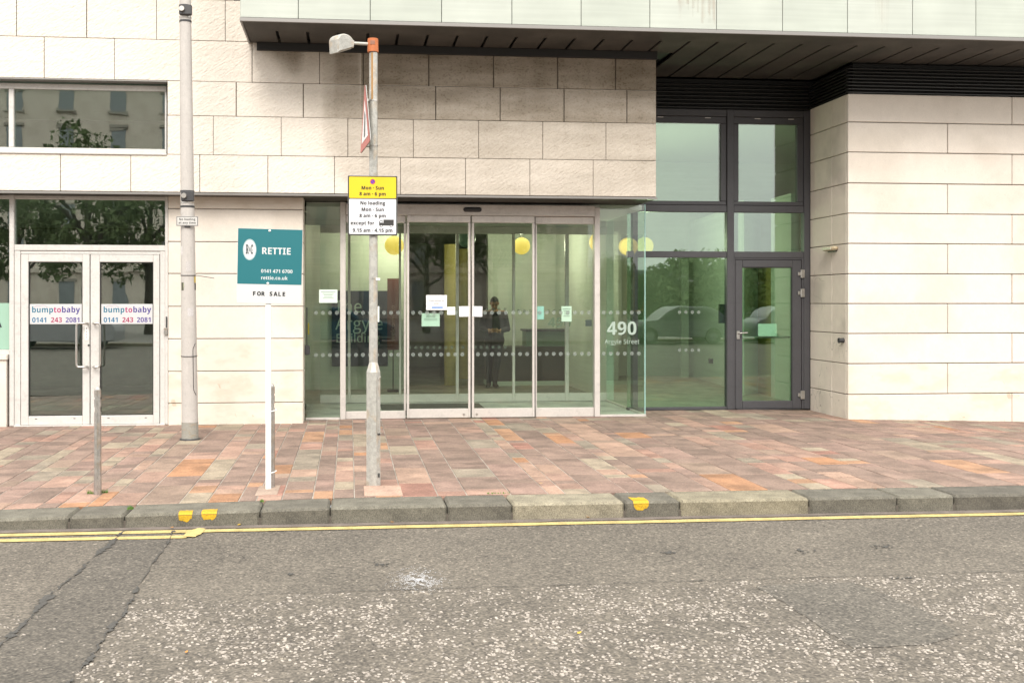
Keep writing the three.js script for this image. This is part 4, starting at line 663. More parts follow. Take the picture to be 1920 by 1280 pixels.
{ // short galvanised column with a lantern
  const y0 = dip(pb.x, pb.z), o = thing('lamp_column', 'galvanised grey column with a rusty orange cap and lantern', 'lamp post', [pb.x, y0, pb.z]);
  const yv = (v) => EYE + (V0 - v) / F * Tt(700, pb.z), oct = (r0, r1, a, b) => { const g = new THREE.CylinderGeometry(r1, r0, b - a, 8).toNonIndexed(); g.rotateY(Math.PI / 8); g.computeVertexNormals(); g.translate(pb.x, (a + b) / 2, pb.z); const p = g.attributes.position, uv = g.attributes.uv; for (let i = 0; i < p.count; i++) uv.setXY(i, uv.getX(i) * 0.4, p.getY(i)); return g; };
  const ya = yv(697), yb = yv(678), top = yv(99);
  part(o, 'base_tube', oct(0.064, 0.062, y0 - 0.05, ya), M.galv); part(o, 'shoulder', oct(0.062, 0.036, ya, yb), M.galv);
  part(o, 'shaft', cyl(0.0365, 0.0355, pb.x, yb, top, pb.z, 24), M.galv);
  const run = new THREE.CylinderGeometry(0.0375, 0.0375, yv(100) - yv(190), 6, 1, true, -0.55, 0.45); run.translate(pb.x, (yv(100) + yv(190)) / 2, pb.z); part(o, 'rust_run', run, M.rust, 'orange rust run below the cap');
  part(o, 'cap', cyl(0.047, 0.045, pb.x - 0.004, yv(98), yv(73), pb.z, 24), M.orange, 'rusty orange cap');
  part(o, 'cap_sticker', cbox(pb.x - 0.028, pb.x + 0.012, yv(86), yv(78), pb.z + 0.04, pb.z + 0.0475), mat([0.25, 0.12, 0.08], 0.8));
  part(o, 'arm', tube([[pb.x - 0.04, yv(83), pb.z + 0.005], [pb.x - 0.10, yv(83), pb.z + 0.01], [X(661, pb.z), yv(83), pb.z + 0.02]], 0.014, 10, 12), M.galv);
  // lantern: a tapering hood, square open end down, tilted towards the road
  const lx = X(640, pb.z), ly = yv(86), hood = new THREE.Shape(); hood.moveTo(-0.075, -0.075); hood.lineTo(-0.08, 0.03); hood.quadraticCurveTo(-0.07, 0.075, -0.01, 0.08); hood.quadraticCurveTo(0.05, 0.075, 0.072, 0.035); hood.lineTo(0.085, 0.015); hood.lineTo(0.08, -0.02); hood.lineTo(-0.075, -0.075);
  const hg = new THREE.ExtrudeGeometry(hood, { depth: 0.14, bevelEnabled: true, bevelSize: 0.012, bevelThickness: 0.025, bevelSegments: 3 }); hg.translate(0, 0, -0.07); hg.scale(0.87, 0.87, 0.87); hg.rotateY(0.5); hg.rotateX(0.1); hg.translate(lx, ly, pb.z + 0.02);
  const hm = part(o, 'lantern', hg, M.galv);
  const lg = new THREE.BoxGeometry(0.15, 0.012, 0.135); lg.rotateZ(0.34); lg.translate(0.0, -0.062, 0); lg.scale(0.87, 0.87, 0.87); lg.rotateY(0.5); lg.rotateX(0.1); lg.translate(lx, ly, pb.z + 0.02); part(hm, 'lens', lg, mat([0.48, 0.42, 0.33], 0.35, { map: kerbMap }));
  part(o, 'latch', merge([cbox(X(660, pb.z), X(663, pb.z), yv(91), yv(87), pb.z, pb.z + 0.03), cbox(X(658, pb.z), X(664, pb.z), yv(82), yv(78), pb.z, pb.z + 0.03)]), M.steel);
  for (const v of [189, 273, 522]) { part(o, 'clamp', cyl(0.039, 0.039, pb.x, yv(v) - 0.006, yv(v) + 0.006, pb.z, 24), M.steel); if (v === 522) part(o, 'clamp_tail', cbox(pb.x + 0.02, pb.x + 0.055, yv(v) - 0.018, yv(v) + 0.002, pb.z + 0.025, pb.z + 0.04), M.white); }
  part(o, 'hatch_edge', tube([[pb.x + 0.064, yv(706), pb.z + 0.012], [pb.x + 0.045, yv(708), pb.z + 0.047], [pb.x + 0.032, yv(716), pb.z + 0.054], [pb.x + 0.032, yv(806), pb.z + 0.055], [pb.x + 0.045, yv(812), pb.z + 0.048], [pb.x + 0.064, yv(812), pb.z + 0.015]], 0.004, 40, 5), M.galv);
  part(o, 'hatch_slot', merge([cbox(pb.x + 0.034, pb.x + 0.056, yv(814.5), yv(811), pb.z + 0.035, pb.z + 0.054), cbox(pb.x + 0.04, pb.x + 0.052, yv(893), yv(885), pb.z + 0.04, pb.z + 0.055)]), M.seal);
  // parking plate
  const sx0 = X(652, pb.z + 0.05), sx1 = X(745, pb.z + 0.05), sy0 = yv(442), sy1 = yv(331), zf = pb.z + 0.055;
  const pt = canvasTex(744, 888, (g, w, h) => {
    g.fillStyle = '#2e2a26'; g.fillRect(0, 0, w, h); const r = (x, y, a, b, c) => { g.fillStyle = c; g.beginPath(); g.roundRect ? g.roundRect(x, y, a, b, 14) : g.rect(x, y, a, b); g.fill(); };
    r(14, 12, w - 28, 320, '#f7d716'); r(14, 346, w - 28, h - 360, '#f6f6fa');
    g.fillStyle = '#d8434e'; g.beginPath(); g.arc(w / 2, 84, 40, 0, 7); g.fill(); g.fillStyle = '#4a3fc4'; g.beginPath(); g.arc(w / 2, 84, 29, 0, 7); g.fill(); g.strokeStyle = '#d8434e'; g.lineWidth = 9; g.beginPath(); g.moveTo(w / 2 - 22, 62); g.lineTo(w / 2 + 22, 106); g.stroke();
    g.fillStyle = '#16130f'; g.strokeStyle = '#16130f'; g.lineWidth = 3; g.textAlign = 'center'; g.font = 'bold 74px sans-serif'; const T = (t, x, y, m) => { g.fillText(t, x, y, m); g.strokeText(t, x, y, m); };
    T('Mon · Sun', w / 2, 204); T('8 am · 6 pm', w / 2, 294); T('No loading', w / 2, 432); T('Mon · Sun', w / 2, 530); T('8 am · 6 pm', w / 2, 624); T('9.15 am · 4.15 pm', w / 2, 844, 660);
    g.textAlign = 'left'; T('except for', 34, 734, 410);
    g.fillStyle = '#3a3836'; g.fillRect(536, 654, 158, 92); g.fillRect(470, 704, 70, 42); g.beginPath(); g.moveTo(470, 746); g.lineTo(470, 690); g.lineTo(482, 664); g.lineTo(522, 664); g.lineTo(522, 746); g.fill(); g.fillStyle = '#f6f6fa'; g.fillRect(484, 674, 30, 26);
    for (const x of [502, 654]) { g.fillStyle = '#3a3836'; g.beginPath(); g.arc(x, 752, 20, 0, 7); g.fill(); g.fillStyle = '#f6f6fa'; g.beginPath(); g.arc(x, 752, 12, 0, 7); g.fill(); }
  });
  const s = thing('parking_sign', 'yellow and white parking plate with loading hours on the galvanised column', 'sign', [(sx0 + sx1) / 2, sy0, zf]);
  part(s, 'plate', cbox(sx0, sx1, sy0, sy1, zf - 0.008, zf, 0.003), mat([0.12, 0.12, 0.12], 0.5)); part(s, 'face', quadZ(sx0 + 0.003, sx1 - 0.003, sy0 + 0.003, sy1 - 0.003, zf + 0.0015), mat([0.66, 0.66, 0.66], 0.45, { map: pt }));
  part(s, 'channel', cbox(pb.x - 0.06, pb.x + 0.06, sy0 + 0.1, sy0 + 0.14, pb.z + 0.037, zf - 0.009), M.steel);
  // triangular warning sign seen almost edge-on, facing along the road
  const A = new THREE.Vector3(X(695, -8.14), 0, -8.14), B = new THREE.Vector3(X(677, -8.84), 0, -8.84), yB = 2.835, yT = 3.36;
  const L = A.distanceTo(B), tri = new THREE.Shape(); tri.moveTo(0.02, 0); tri.lineTo(L - 0.02, 0); tri.quadraticCurveTo(L, 0, L - 0.01, 0.03); tri.lineTo(L / 2 + 0.02, yT - yB - 0.01); tri.quadraticCurveTo(L / 2, yT - yB, L / 2 - 0.02, yT - yB - 0.01); tri.lineTo(0.01, 0.03); tri.quadraticCurveTo(0, 0, 0.02, 0);
  const w = thing('warning_sign', 'red bordered triangular warning sign seen edge-on high on the column', 'sign', [pb.x - 0.07, yB, pb.z]);
  const dir = B.clone().sub(A).normalize(), place = (g, push) => { const m = new THREE.Matrix4().makeBasis(dir.clone().negate(), new THREE.Vector3(0, 1, 0), new THREE.Vector3().crossVectors(dir.clone().negate(), new THREE.Vector3(0, 1, 0))); const n = new THREE.Vector3().crossVectors(dir.clone().negate(), new THREE.Vector3(0, 1, 0)); if (n.x > 0) push = -push; m.setPosition(B.x + n.x * push, yB, B.z + n.z * push); g.applyMatrix4(m); return g; };
  part(w, 'plate', place(new THREE.ExtrudeGeometry(tri, { depth: 0.004, bevelEnabled: false }), -0.002), mat([0.42, 0.42, 0.40], 0.5, { side: THREE.DoubleSide }));
  const inner = new THREE.Shape(); inner.moveTo(0.115, 0.065); inner.lineTo(L - 0.115, 0.065); inner.lineTo(L / 2, yT - yB - 0.12); inner.lineTo(0.115, 0.065);
  part(w, 'red_face', place(new THREE.ShapeGeometry(tri), 0.0065), mat([0.44, 0.13, 0.115], 0.5, { side: THREE.DoubleSide })); part(w, 'white_panel', place(new THREE.ShapeGeometry(inner), 0.0085), mat([0.72, 0.72, 0.72], 0.5, { side: THREE.DoubleSide }));
  const mark = new THREE.Shape(); mark.moveTo(L / 2 - 0.05, 0.09); mark.lineTo(L / 2 + 0.03, 0.09); mark.lineTo(L / 2 + 0.06, 0.26); mark.lineTo(L / 2 - 0.01, 0.31); mark.lineTo(L / 2 - 0.05, 0.09);
  part(w, 'symbol', place(new THREE.ShapeGeometry(mark), 0.0105), mat([0.08, 0.08, 0.08], 0.6, { side: THREE.DoubleSide }));
  for (const v of [189, 273]) part(w, 'clip', cbox(pb.x - 0.075, pb.x - 0.034, yv(v) - 0.012, yv(v) + 0.012, pb.z - 0.02, pb.z + 0.03), M.steel);
}
function bollard(u, v, vt, label) {
  const b = G(u, v), y0 = dip(b.x, b.z), h = EYE + (V0 - vt) / F * Tt(u, b.z) - y0, o = thing('bollard', label, 'bollard', [b.x, y0, b.z]);
  part(o, 'shaft', cyl(0.031, 0.0275, b.x, y0 - 0.03, y0 + h * 0.755, b.z, 24), M.steel);
  part(o, 'groove', cyl(0.023, 0.023, b.x, y0 + h * 0.755, y0 + h * 0.80, b.z, 20), M.steel); part(o, 'ring', cyl(0.028, 0.028, b.x, y0 + h * 0.80, y0 + h * 0.87, b.z, 20), M.steel); part(o, 'groove', cyl(0.023, 0.023, b.x, y0 + h * 0.87, y0 + h * 0.89, b.z, 20), M.steel);
  part(o, 'ring', cyl(0.028, 0.028, b.x, y0 + h * 0.89, y0 + h * 0.955, b.z, 20), M.steel);
  const cap = new THREE.SphereGeometry(0.024, 20, 8, 0, 6.2832, 0, Math.PI / 2); cap.scale(1, 1.3, 1); cap.translate(b.x, y0 + h * 0.955, b.z); part(o, 'cap', cap, M.steel);
  return b;
}
bollard(182.5, 919, 722, 'slim steel bollard with grooved top before the shop doors');
const b2 = bollard(508.5, 911.5, 716, 'slim steel bollard tied behind the white sign post');
{ // for-sale board strapped to the bollard
  const z = b2.z + 0.065, x = (u) => X(u, z), y = (v) => EYE + (V0 - v) / F * Tt(503, z), xc = x(503), yb = dip(xc, z);
  const o = thing('for_sale_sign', 'teal and white estate agent board on a white timber post', 'sign', [xc, yb, z]);
  const lean = (g) => { const p = g.attributes.position; for (let i = 0; i < p.count; i++) { const dx = p.getX(i) - xc, dy = p.getY(i) - y(569); p.setXYZ(i, p.getX(i) + (dy > 0 ? 0.018 * dy : 0), p.getY(i) - (dy > -0.03 ? 0.02 * dx : 0), p.getZ(i)); } return g; };
  part(o, 'post', cbox(xc - 0.0225, xc + 0.0225, yb + 0.002, y(440), z - 0.0225, z + 0.0225, 0.003), mat([0.80, 0.80, 0.78], 0.55, { map: paintMap }));
  const x0 = x(444), x1 = x(565), yt = y(429.5), ym = y(533), yl = y(569), zb = z + 0.024;
  part(o, 'board', lean(cbox(x0, x1, yl, yt, zb, zb + 0.006, 0.002)), mat([0.55, 0.55, 0.55], 0.5));
  const bt = canvasTex(960, 816, (g, w, h) => {
    g.fillStyle = '#13828c'; g.fillRect(0, 0, w, h); g.fillStyle = '#fff'; g.font = 'bold 138px sans-serif'; g.fillText('RETTIE', 350, 372, 540); g.font = 'bold 72px sans-serif'; g.fillText('0141 471 6700', 350, 646, 540); g.fillText('rettie.co.uk', 350, 746, 400);
    g.save(); g.translate(176, 310); g.scale(1, 1.55); g.beginPath(); g.arc(0, 0, 100, 0, 7); g.fill(); g.strokeStyle = '#9fd0d4'; g.lineWidth = 6; g.beginPath(); g.arc(0, 0, 94, 0, 7); g.stroke(); g.restore();
    g.fillStyle = g.strokeStyle = '#0e2a2e'; g.lineWidth = 4; g.textAlign = 'center'; g.save(); g.translate(176, 310); g.scale(0.62, 1.9); g.font = 'bold 96px serif'; g.fillText('R', -58, 32); g.fillText('C', 52, 32); g.strokeText('R', -58, 32); g.strokeText('C', 52, 32); g.font = 'bold 50px serif'; g.fillText('&', -2, 16); g.font = 'bold 34px serif'; g.fillText('o', 74, 12); g.restore();
  });
  part(o, 'teal_panel', lean(quadZ(x0 + 0.002, x1 - 0.001, ym, yt - 0.001, zb + 0.0085)), mat([0.53, 0.53, 0.53], 0.45, { map: bt }));
  const ft = canvasTex(960, 288, (g, w, h) => { g.fillStyle = '#fff'; g.fillRect(0, 0, w, h); g.fillStyle = g.strokeStyle = '#0c1012'; g.lineWidth = 5; g.font = 'bold 84px sans-serif'; 'FOR SALE'.split('').forEach((c, i) => { g.fillText(c, 232 + i * 63, 172); g.strokeText(c, 232 + i * 63, 172); }); });
  part(o, 'white_panel', lean(quadZ(x0 + 0.002, x1 - 0.001, yl + 0.001, ym - 0.001, zb + 0.0085)), mat([0.50, 0.50, 0.50], 0.5, { map: ft }));
  for (const v of [433, 531]) { const s = new THREE.SphereGeometry(0.011, 12, 8); s.scale(1, 0.8, 0.5); s.translate(x(v === 433 ? 506 : 502.5), y(v), zb + 0.01); part(o, 'fixing', s, M.white); }
  for (const v of [886, 771]) part(o, 'strap', tube([[xc + 0.021, y(v), z + 0.024], [xc + 0.05, y(v) + 0.006, z], [xc + 0.062, y(v) + 0.006, z - 0.06], [xc + 0.03, y(v), z - 0.1]], 0.004, 20, 6), M.white);
}
// ---------- small fixtures on the stonework ----------
{
  const z = ZP - 0.42, yy = Y(1543, 466, z), x = XP - 0.002, o = thing('bulkhead_light', 'small rusty cream light fitting on the pier return', 'wall light', [x, yy, z]);
  part(o, 'body', cbox(x - 0.085, x, yy - 0.028, yy + 0.03, z - 0.16, z + 0.16, 0.02), mat([0.55, 0.47, 0.32], 0.6, { map: galvMap })); part(o, 'cover', cbox(x - 0.1, x - 0.0855, yy - 0.022, yy + 0.022, z - 0.13, z + 0.13, 0.012), mat([0.66, 0.6, 0.47], 0.4, { map: galvMap })); part(o, 'back_plate', cbox(x - 0.02, x + 0.001, yy - 0.045, yy - 0.03, z - 0.12, z + 0.12), M.plasticBlack);
  const zc = ZP - 0.12, yc = Y(1583, 638, zc), k = thing('spotlight', 'small black knob-shaped fitting near the pier corner', 'fitting', [x, yc, zc]);
  const c = new THREE.CylinderGeometry(0.028, 0.034, 0.07, 20); c.rotateZ(Math.PI / 2); c.translate(x - 0.03, yc, zc); part(k, 'barrel', c, M.plasticBlack); const r = new THREE.TorusGeometry(0.03, 0.008, 8, 20); r.rotateY(Math.PI / 2); r.translate(x - 0.065, yc, zc); part(k, 'rim', r, M.plasticBlack);
  const ex = X(574, ZG + 0.2), ey = Y(574, 656, ZG + 0.2), e = thing('door_entry_unit', 'black door entry box at the edge of the entrance wall', 'intercom', [ex, ey - 0.06, ZG + 0.2]);
  part(e, 'box', cbox(ex - 0.02, ex + 0.045, ey - 0.06, ey + 0.06, ZG + 0.14, ZG + 0.24, 0.006), M.plasticBlack); part(e, 'button', cbox(ex + 0.045, ex + 0.052, ey - 0.03, ey - 0.01, ZG + 0.17, ZG + 0.20), M.steel); part(e, 'conduit', cbox(ex - 0.0, ex + 0.014, ey + 0.062, ey + 0.55, ZG + 0.18, ZG + 0.195), M.plasticBlack);
  const yb = thing('release_button', 'yellow door release plate on the entrance side glass', 'button', [X(582, ZG - 0.2) , Y(582, 628, ZG - 0.2), ZG - 0.2]); part(yb, 'plate', cbox(XV0 + 0.02, XV0 + 0.034, Y(582, 628, ZG), Y(582, 606, ZG), ZG - 0.3, ZG - 0.18, 0.004), mat([0.7, 0.5, 0.03], 0.5)); part(yb, 'press_pad', cbox(XV0 + 0.034, XV0 + 0.042, Y(582, 620, ZG), Y(582, 614, ZG), ZG - 0.26, ZG - 0.22, 0.003), M.steel);
  const lx = X(311.5, ZD + 0.02), ly = Y(311, 614, ZD), lo = thing('key_box', 'thin dark bracket beside the shop doors', 'bracket', [lx, ly, ZD]); part(lo, 'rod', cbox(lx - 0.006, lx + 0.006, ly, ly + 0.14, ZD + 0.006, ZD + 0.03), M.plasticBlack); part(lo, 'case', cbox(lx - 0.03, lx + 0.014, ly - 0.09, ly - 0.002, ZD + 0.006, ZD + 0.035, 0.004), M.steel);
}
// ---------- notices on the glass ----------
{
  const lines = (n, head, bar) => canvasTex(192, 160, (g, w, h) => { g.fillStyle = '#fbfbfb'; g.fillRect(0, 0, w, h); g.fillStyle = '#555'; g.textAlign = 'center'; if (head) { g.font = 'bold 19px sans-serif'; g.fillStyle = '#333'; g.fillText('Push button to', w / 2, 66); g.fillText('enter', w / 2, 96); } else for (let k = 0; k < n; k++) { const l = w * (0.4 + 0.4 * hash(k, n, 7)); g.fillRect((w - l) / 2, 26 + k * 19, l, 5); } if (bar) { g.fillStyle = '#2d7dd2'; g.fillRect(50, 126, 104, 14); } });
  const note = (label, u0, u1, v0, v1, z, m, tilt = 0) => { const x0 = X(u0, z), x1 = X(u1, z), ya = Y(880, v1, z), yb = Y(880, v0, z), g = new THREE.BoxGeometry(x1 - x0, yb - ya, 0.0012); g.rotateZ(tilt); g.translate((x0 + x1) / 2, (ya + yb) / 2, z); return solo('paper_notice', label, 'notice', g, m, [(x0 + x1) / 2, ya, z]); };
  const pm = (t, c = [0.70, 0.70, 0.70]) => mat(c, 0.8, t ? { map: t } : {});
  const zs = ZG + 0.032, zf = ZG - 0.036, zl = ZG - 0.006, zi = ZG - 0.016;
  note('white notice with a blue bar on the sliding door', 799, 838, 553, 581, zs, pm(lines(0, true, true)));
  note('pale green notice below the blue-barred one', 790.5, 824.5, 587, 611.5, zi + 0.0, pm(lines(4), [0.55, 0.66, 0.61]));
  note('small grey card with a symbol next to the sliding door stile', 838.6, 853.5, 575, 590, zs, pm(lines(3), [0.7, 0.76, 0.72]));
  note('white card at the meeting edge, on the door with notices', 861, 879.8, 574, 593.5, zs + 0.022, pm(null), 0.01);
  note('white card at the meeting edge, on the door before the man', 886, 904.5, 574, 593.5, zs + 0.022, pm(null), -0.02);
  note('pale green letter on the narrow glass beside the stone wall', 598, 632.5, 543, 567.5, zl, pm(lines(5), [0.62, 0.74, 0.66]));
  note('white sheet half hidden behind the galvanised column', 706, 711, 574, 603, zf + 0.004, pm(null, [0.72, 0.8, 0.76]));
  note('turquoise leaflet on the fixed glass near the stile', 1007.5, 1020, 574, 599, zi - 0.03, pm(null, [0.34, 0.56, 0.56]));
  note('pale green sheet covering the inner mullion', 1053, 1072, 574, 603, zf - 0.01, pm(lines(5), [0.66, 0.73, 0.68]));
  note('dark square card beside the aluminium mullion', 1098, 1110, 600, 612, zf - 0.01, mat([0.05, 0.06, 0.06], 0.6));
  note('blank mint sheet on the dark framed side door', 1422, 1457, 608, 632, ZC - 0.068, pm(null, [0.95, 0.80, 0.86]));
  const bt = canvasTex(1024, 400, (g, w, h) => {
    g.fillStyle = '#fdfdff'; g.fillRect(0, 0, w, h); g.textBaseline = 'alphabetic'; g.font = '168px sans-serif'; const seg = [['bump', '#0b86a8', 'bold 160px sans-serif'], ['to', '#d0307f', 'bold 160px sans-serif'], ['baby', '#4c34a4', 'bold 164px sans-serif']]; let tw = 0; for (const [t, , f] of seg) { g.font = f; tw += g.measureText(t).width; } const k = 960 / tw; g.save(); g.scale(k, 1); let x = 32 / k; for (const [t, c, f] of seg) { g.font = f; g.fillStyle = c; g.fillText(t, x, 166); x += g.measureText(t).width; } g.restore();
    g.strokeStyle = '#b0698f'; g.lineWidth = 5; g.beginPath(); g.moveTo(90, 54); g.quadraticCurveTo(150, 12, 200, 40); g.quadraticCurveTo(270, 0, 345, 56); g.stroke();
    g.font = 'bold 138px sans-serif'; const n = [['0141', '#0a7fb0'], ['243', '#c80f60'], ['2081', '#5a3ca8']]; const xs = [40, 410, 700], ws = [320, 240, 300]; n.forEach(([t, c], i) => { g.fillStyle = c; g.fillText(t, xs[i], 366, ws[i]); });
  });
  const panel = (u0, u1, where) => { const x0 = X(u0, ZD), x1 = X(u1, ZD), ya = Y(160, 607.5, ZD), yb = Y(160, 570, ZD), o = thing('shop_sticker', `white shop name panel with phone number on ${where}`, 'sign', [(x0 + x1) / 2, ya, ZD]);
    part(o, 'panel', cbox(x0, x1, ya, yb, ZD - 0.0185, ZD - 0.0125, 0.002), M.white); part(o, 'print', quadZ(x0 + 0.002, x1 - 0.002, ya + 0.002, yb - 0.002, ZD - 0.011), mat([0.48, 0.48, 0.48], 0.5, { map: bt })); };
  panel(54.5, 152.3, 'the push-labelled door leaf'); panel(188.8, 286, 'the leaf by the stone wall');
  const film = thing('window_film', 'mint green film with dark lettering on the shop window', 'film', [X(-40, ZD), Y(0, 655, ZD), ZD - 0.03]);
  part(film, 'film', quadZ(X(-400, ZD), X(16.8, ZD), Y(0, 655, ZD), Y(0, 568, ZD), ZD - 0.031), mat([0.25, 0.40, 0.31], 0.6));
  const ft = canvasTex(128, 256, (g, w, h) => { g.clearRect(0, 0, w, h); g.fillStyle = '#1f2a4a'; g.font = 'bold 80px sans-serif'; g.fillText('A', 48, 110); g.font = 'bold 92px sans-serif'; g.fillText('e', 36, 200); });
  part(film, 'lettering', quadZ(X(-30, ZD), X(10, ZD), Y(0, 652, ZD), Y(0, 585, ZD), ZD - 0.029), mat([0.3, 0.3, 0.3], 0.6, { map: ft, transparent: true })).castShadow = false;
}

// ---------- inside the lobby ----------
{
  const lit = new THREE.MeshStandardMaterial({ color: new THREE.Color(0.62, 0.5, 0.26), emissive: new THREE.Color(0.31, 0.195, 0.03), emissiveIntensity: 1, roughness: 0.5 });
  const globe = (u, v, z, d, where, on = true) => {
    const x = X(u, z), y = Y(u, v, z), r = d / 2 * Tt(u, z) / F, o = thing('pendant_lamp', `${on ? 'glowing yellow' : 'unlit grey-green'} globe pendant ${where}`, 'lamp', [x, y - r, z], 'globe pendants in the lobby');
    const s = new THREE.SphereGeometry(r, 32, 24); s.translate(x, y, z); part(o, 'globe', s, on ? lit : mat([0.12, 0.2, 0.16], 0.4)); part(o, 'cap', cyl(0.04, 0.03, x, y + r - 0.008, y + r + 0.03, z, 16), M.steel); part(o, 'cord', cyl(0.005, 0.005, x, y + r + 0.03, 2.915, z, 8), M.plasticBlack);
    if (on) { const p = new THREE.PointLight(new THREE.Color(1, 0.90, 0.68), 1.2, 0, 2); p.castShadow = true; p.position.set(0, r, 0); o.add(p); }
  };
  globe(739, 460, -17.1, 36, 'before the navy wall sign'); globe(875, 447, -16.2, 34, 'above the meeting sliding doors', false); globe(978, 461, -17.6, 32, 'over the man at the reception'); globe(1124, 454, -16.2, 38, 'behind the aluminium mullion'); globe(1177, 462, -17.8, 33, 'above the reception end wall'); 
  { const z = -15.9, u = 1209; globe(u, 461, z, 33, 'seen past the frameless glass corner'); }
  // navy wall panel with the building's name
  const z = -17.78, nt = canvasTex(512, 700, (g, w, h) => { g.fillStyle = '#1d2a48'; g.fillRect(0, 0, w, h); g.fillStyle = '#b9c8c2'; g.font = '158px sans-serif'; g.fillText('The', 20, 200); g.fillText('Argyle', 30, 360, 470); g.font = '112px sans-serif'; g.fillText('Building', 30, 480, 450); });
  const x0 = X(622, z), x1 = X(727, z), ya = Y(675, 686, z), yb = Y(675, 545, z), n = thing('wall_sign', 'navy wall panel naming the building behind the entrance glass', 'sign', [(x0 + x1) / 2, ya, z]);
  part(n, 'panel', cbox(x0, x1, ya, yb, z, z + 0.03), mat([0.012, 0.022, 0.06], 0.6)); part(n, 'print', quadZ(x0 + 0.004, x1 - 0.004, ya + 0.004, yb - 0.004, z + 0.032), mat([0.7, 0.7, 0.7], 0.6, { map: nt }));
  const zb = -17.4, rt = canvasTex(128, 640, (g, w, h) => { g.fillStyle = '#6a2a20'; g.fillRect(0, 0, w, h); g.save(); g.translate(82, 560); g.rotate(-Math.PI / 2); g.fillStyle = '#c9a79b'; g.font = '62px sans-serif'; g.fillText('welcome to', 0, 0, 420); g.restore(); });
  const bx0 = X(726, zb), bx1 = X(748, zb), ban = thing('banner', 'dark red upright welcome banner by the lobby wall', 'banner', [(bx0 + bx1) / 2, 0.007, zb]);
  part(ban, 'cloth', cbox(bx0, bx1, Y(737, 656, zb), Y(737, 522, zb), zb, zb + 0.01), mat([0.16, 0.04, 0.03], 0.8)); part(ban, 'print', quadZ(bx0, bx1, Y(737, 656, zb), Y(737, 522, zb), zb + 0.012), mat([0.6, 0.6, 0.6], 0.8, { map: rt })); part(ban, 'stand', merge([cbox(bx0, bx1, 0.007, 0.04, zb - 0.1, zb + 0.1), cbox((bx0 + bx1) / 2 - 0.01, (bx0 + bx1) / 2 + 0.01, 0.04, Y(737, 656, zb), zb - 0.01, zb)]), M.plasticBlack);
  // reception desk
  const zd = -18.3, d0 = X(915, zd), d1 = X(1150, zd), desk = thing('reception_desk', 'dark fronted reception desk with a long black counter', 'desk', [(d0 + d1) / 2, 0.007, zd]);
  part(desk, 'plinth', cbox(d0, d1, 0.007, 0.09, zd - 0.6, zd, 0.004), mat([0.62, 0.68, 0.62], 0.5)); part(desk, 'front', cbox(d0 + 0.02, d1 - 0.02, 0.092, 0.72, zd - 0.6, zd - 0.03, 0.004), mat([0.06, 0.045, 0.035], 0.5, { map: boardMap })); part(desk, 'upper_front', cbox(X(988, zd), d1 - 0.02, 0.722, 1.0, zd - 0.5, zd - 0.08, 0.004), mat([0.25, 0.33, 0.27], 0.5)); part(desk, 'counter', cbox(X(985, zd), d1, 1.002, 1.04, zd - 0.55, zd + 0.05, 0.006), M.plasticBlack);
}
// ---------- the man in the lobby, looking down at his phone ----------
function sdfMesh(sdf, c, half, res, colour) {
  const mc = new MarchingCubes(res, new THREE.MeshBasicMaterial(), false, false, 90000); mc.isolation = 0;
  const hs = half, at = (i) => (i - res / 2) / (res / 2);
  for (let k = 0; k < res; k++) for (let j = 0; j < res; j++) for (let i = 0; i < res; i++) mc.field[i + j * res + k * res * res] = -sdf(c[0] + at(i) * hs, c[1] + at(j) * hs, c[2] + at(k) * hs);
  mc.update();
  const n = mc.count, p = new Float32Array(n * 3), q = new Float32Array(n * 3), col = new Float32Array(n * 3);
  for (let i = 0; i < n; i++) { for (let d = 0; d < 3; d++) { p[i * 3 + d] = c[d] + mc.positionArray[i * 3 + d] * hs; q[i * 3 + d] = mc.normalArray[i * 3 + d]; } const k = colour(p[i * 3], p[i * 3 + 1], p[i * 3 + 2]); col.set(k, i * 3); }
  const g = new THREE.BufferGeometry(); g.setAttribute('position', new THREE.BufferAttribute(p, 3)); g.setAttribute('color', new THREE.BufferAttribute(col, 3)); g.computeVertexNormals(); return g;
}
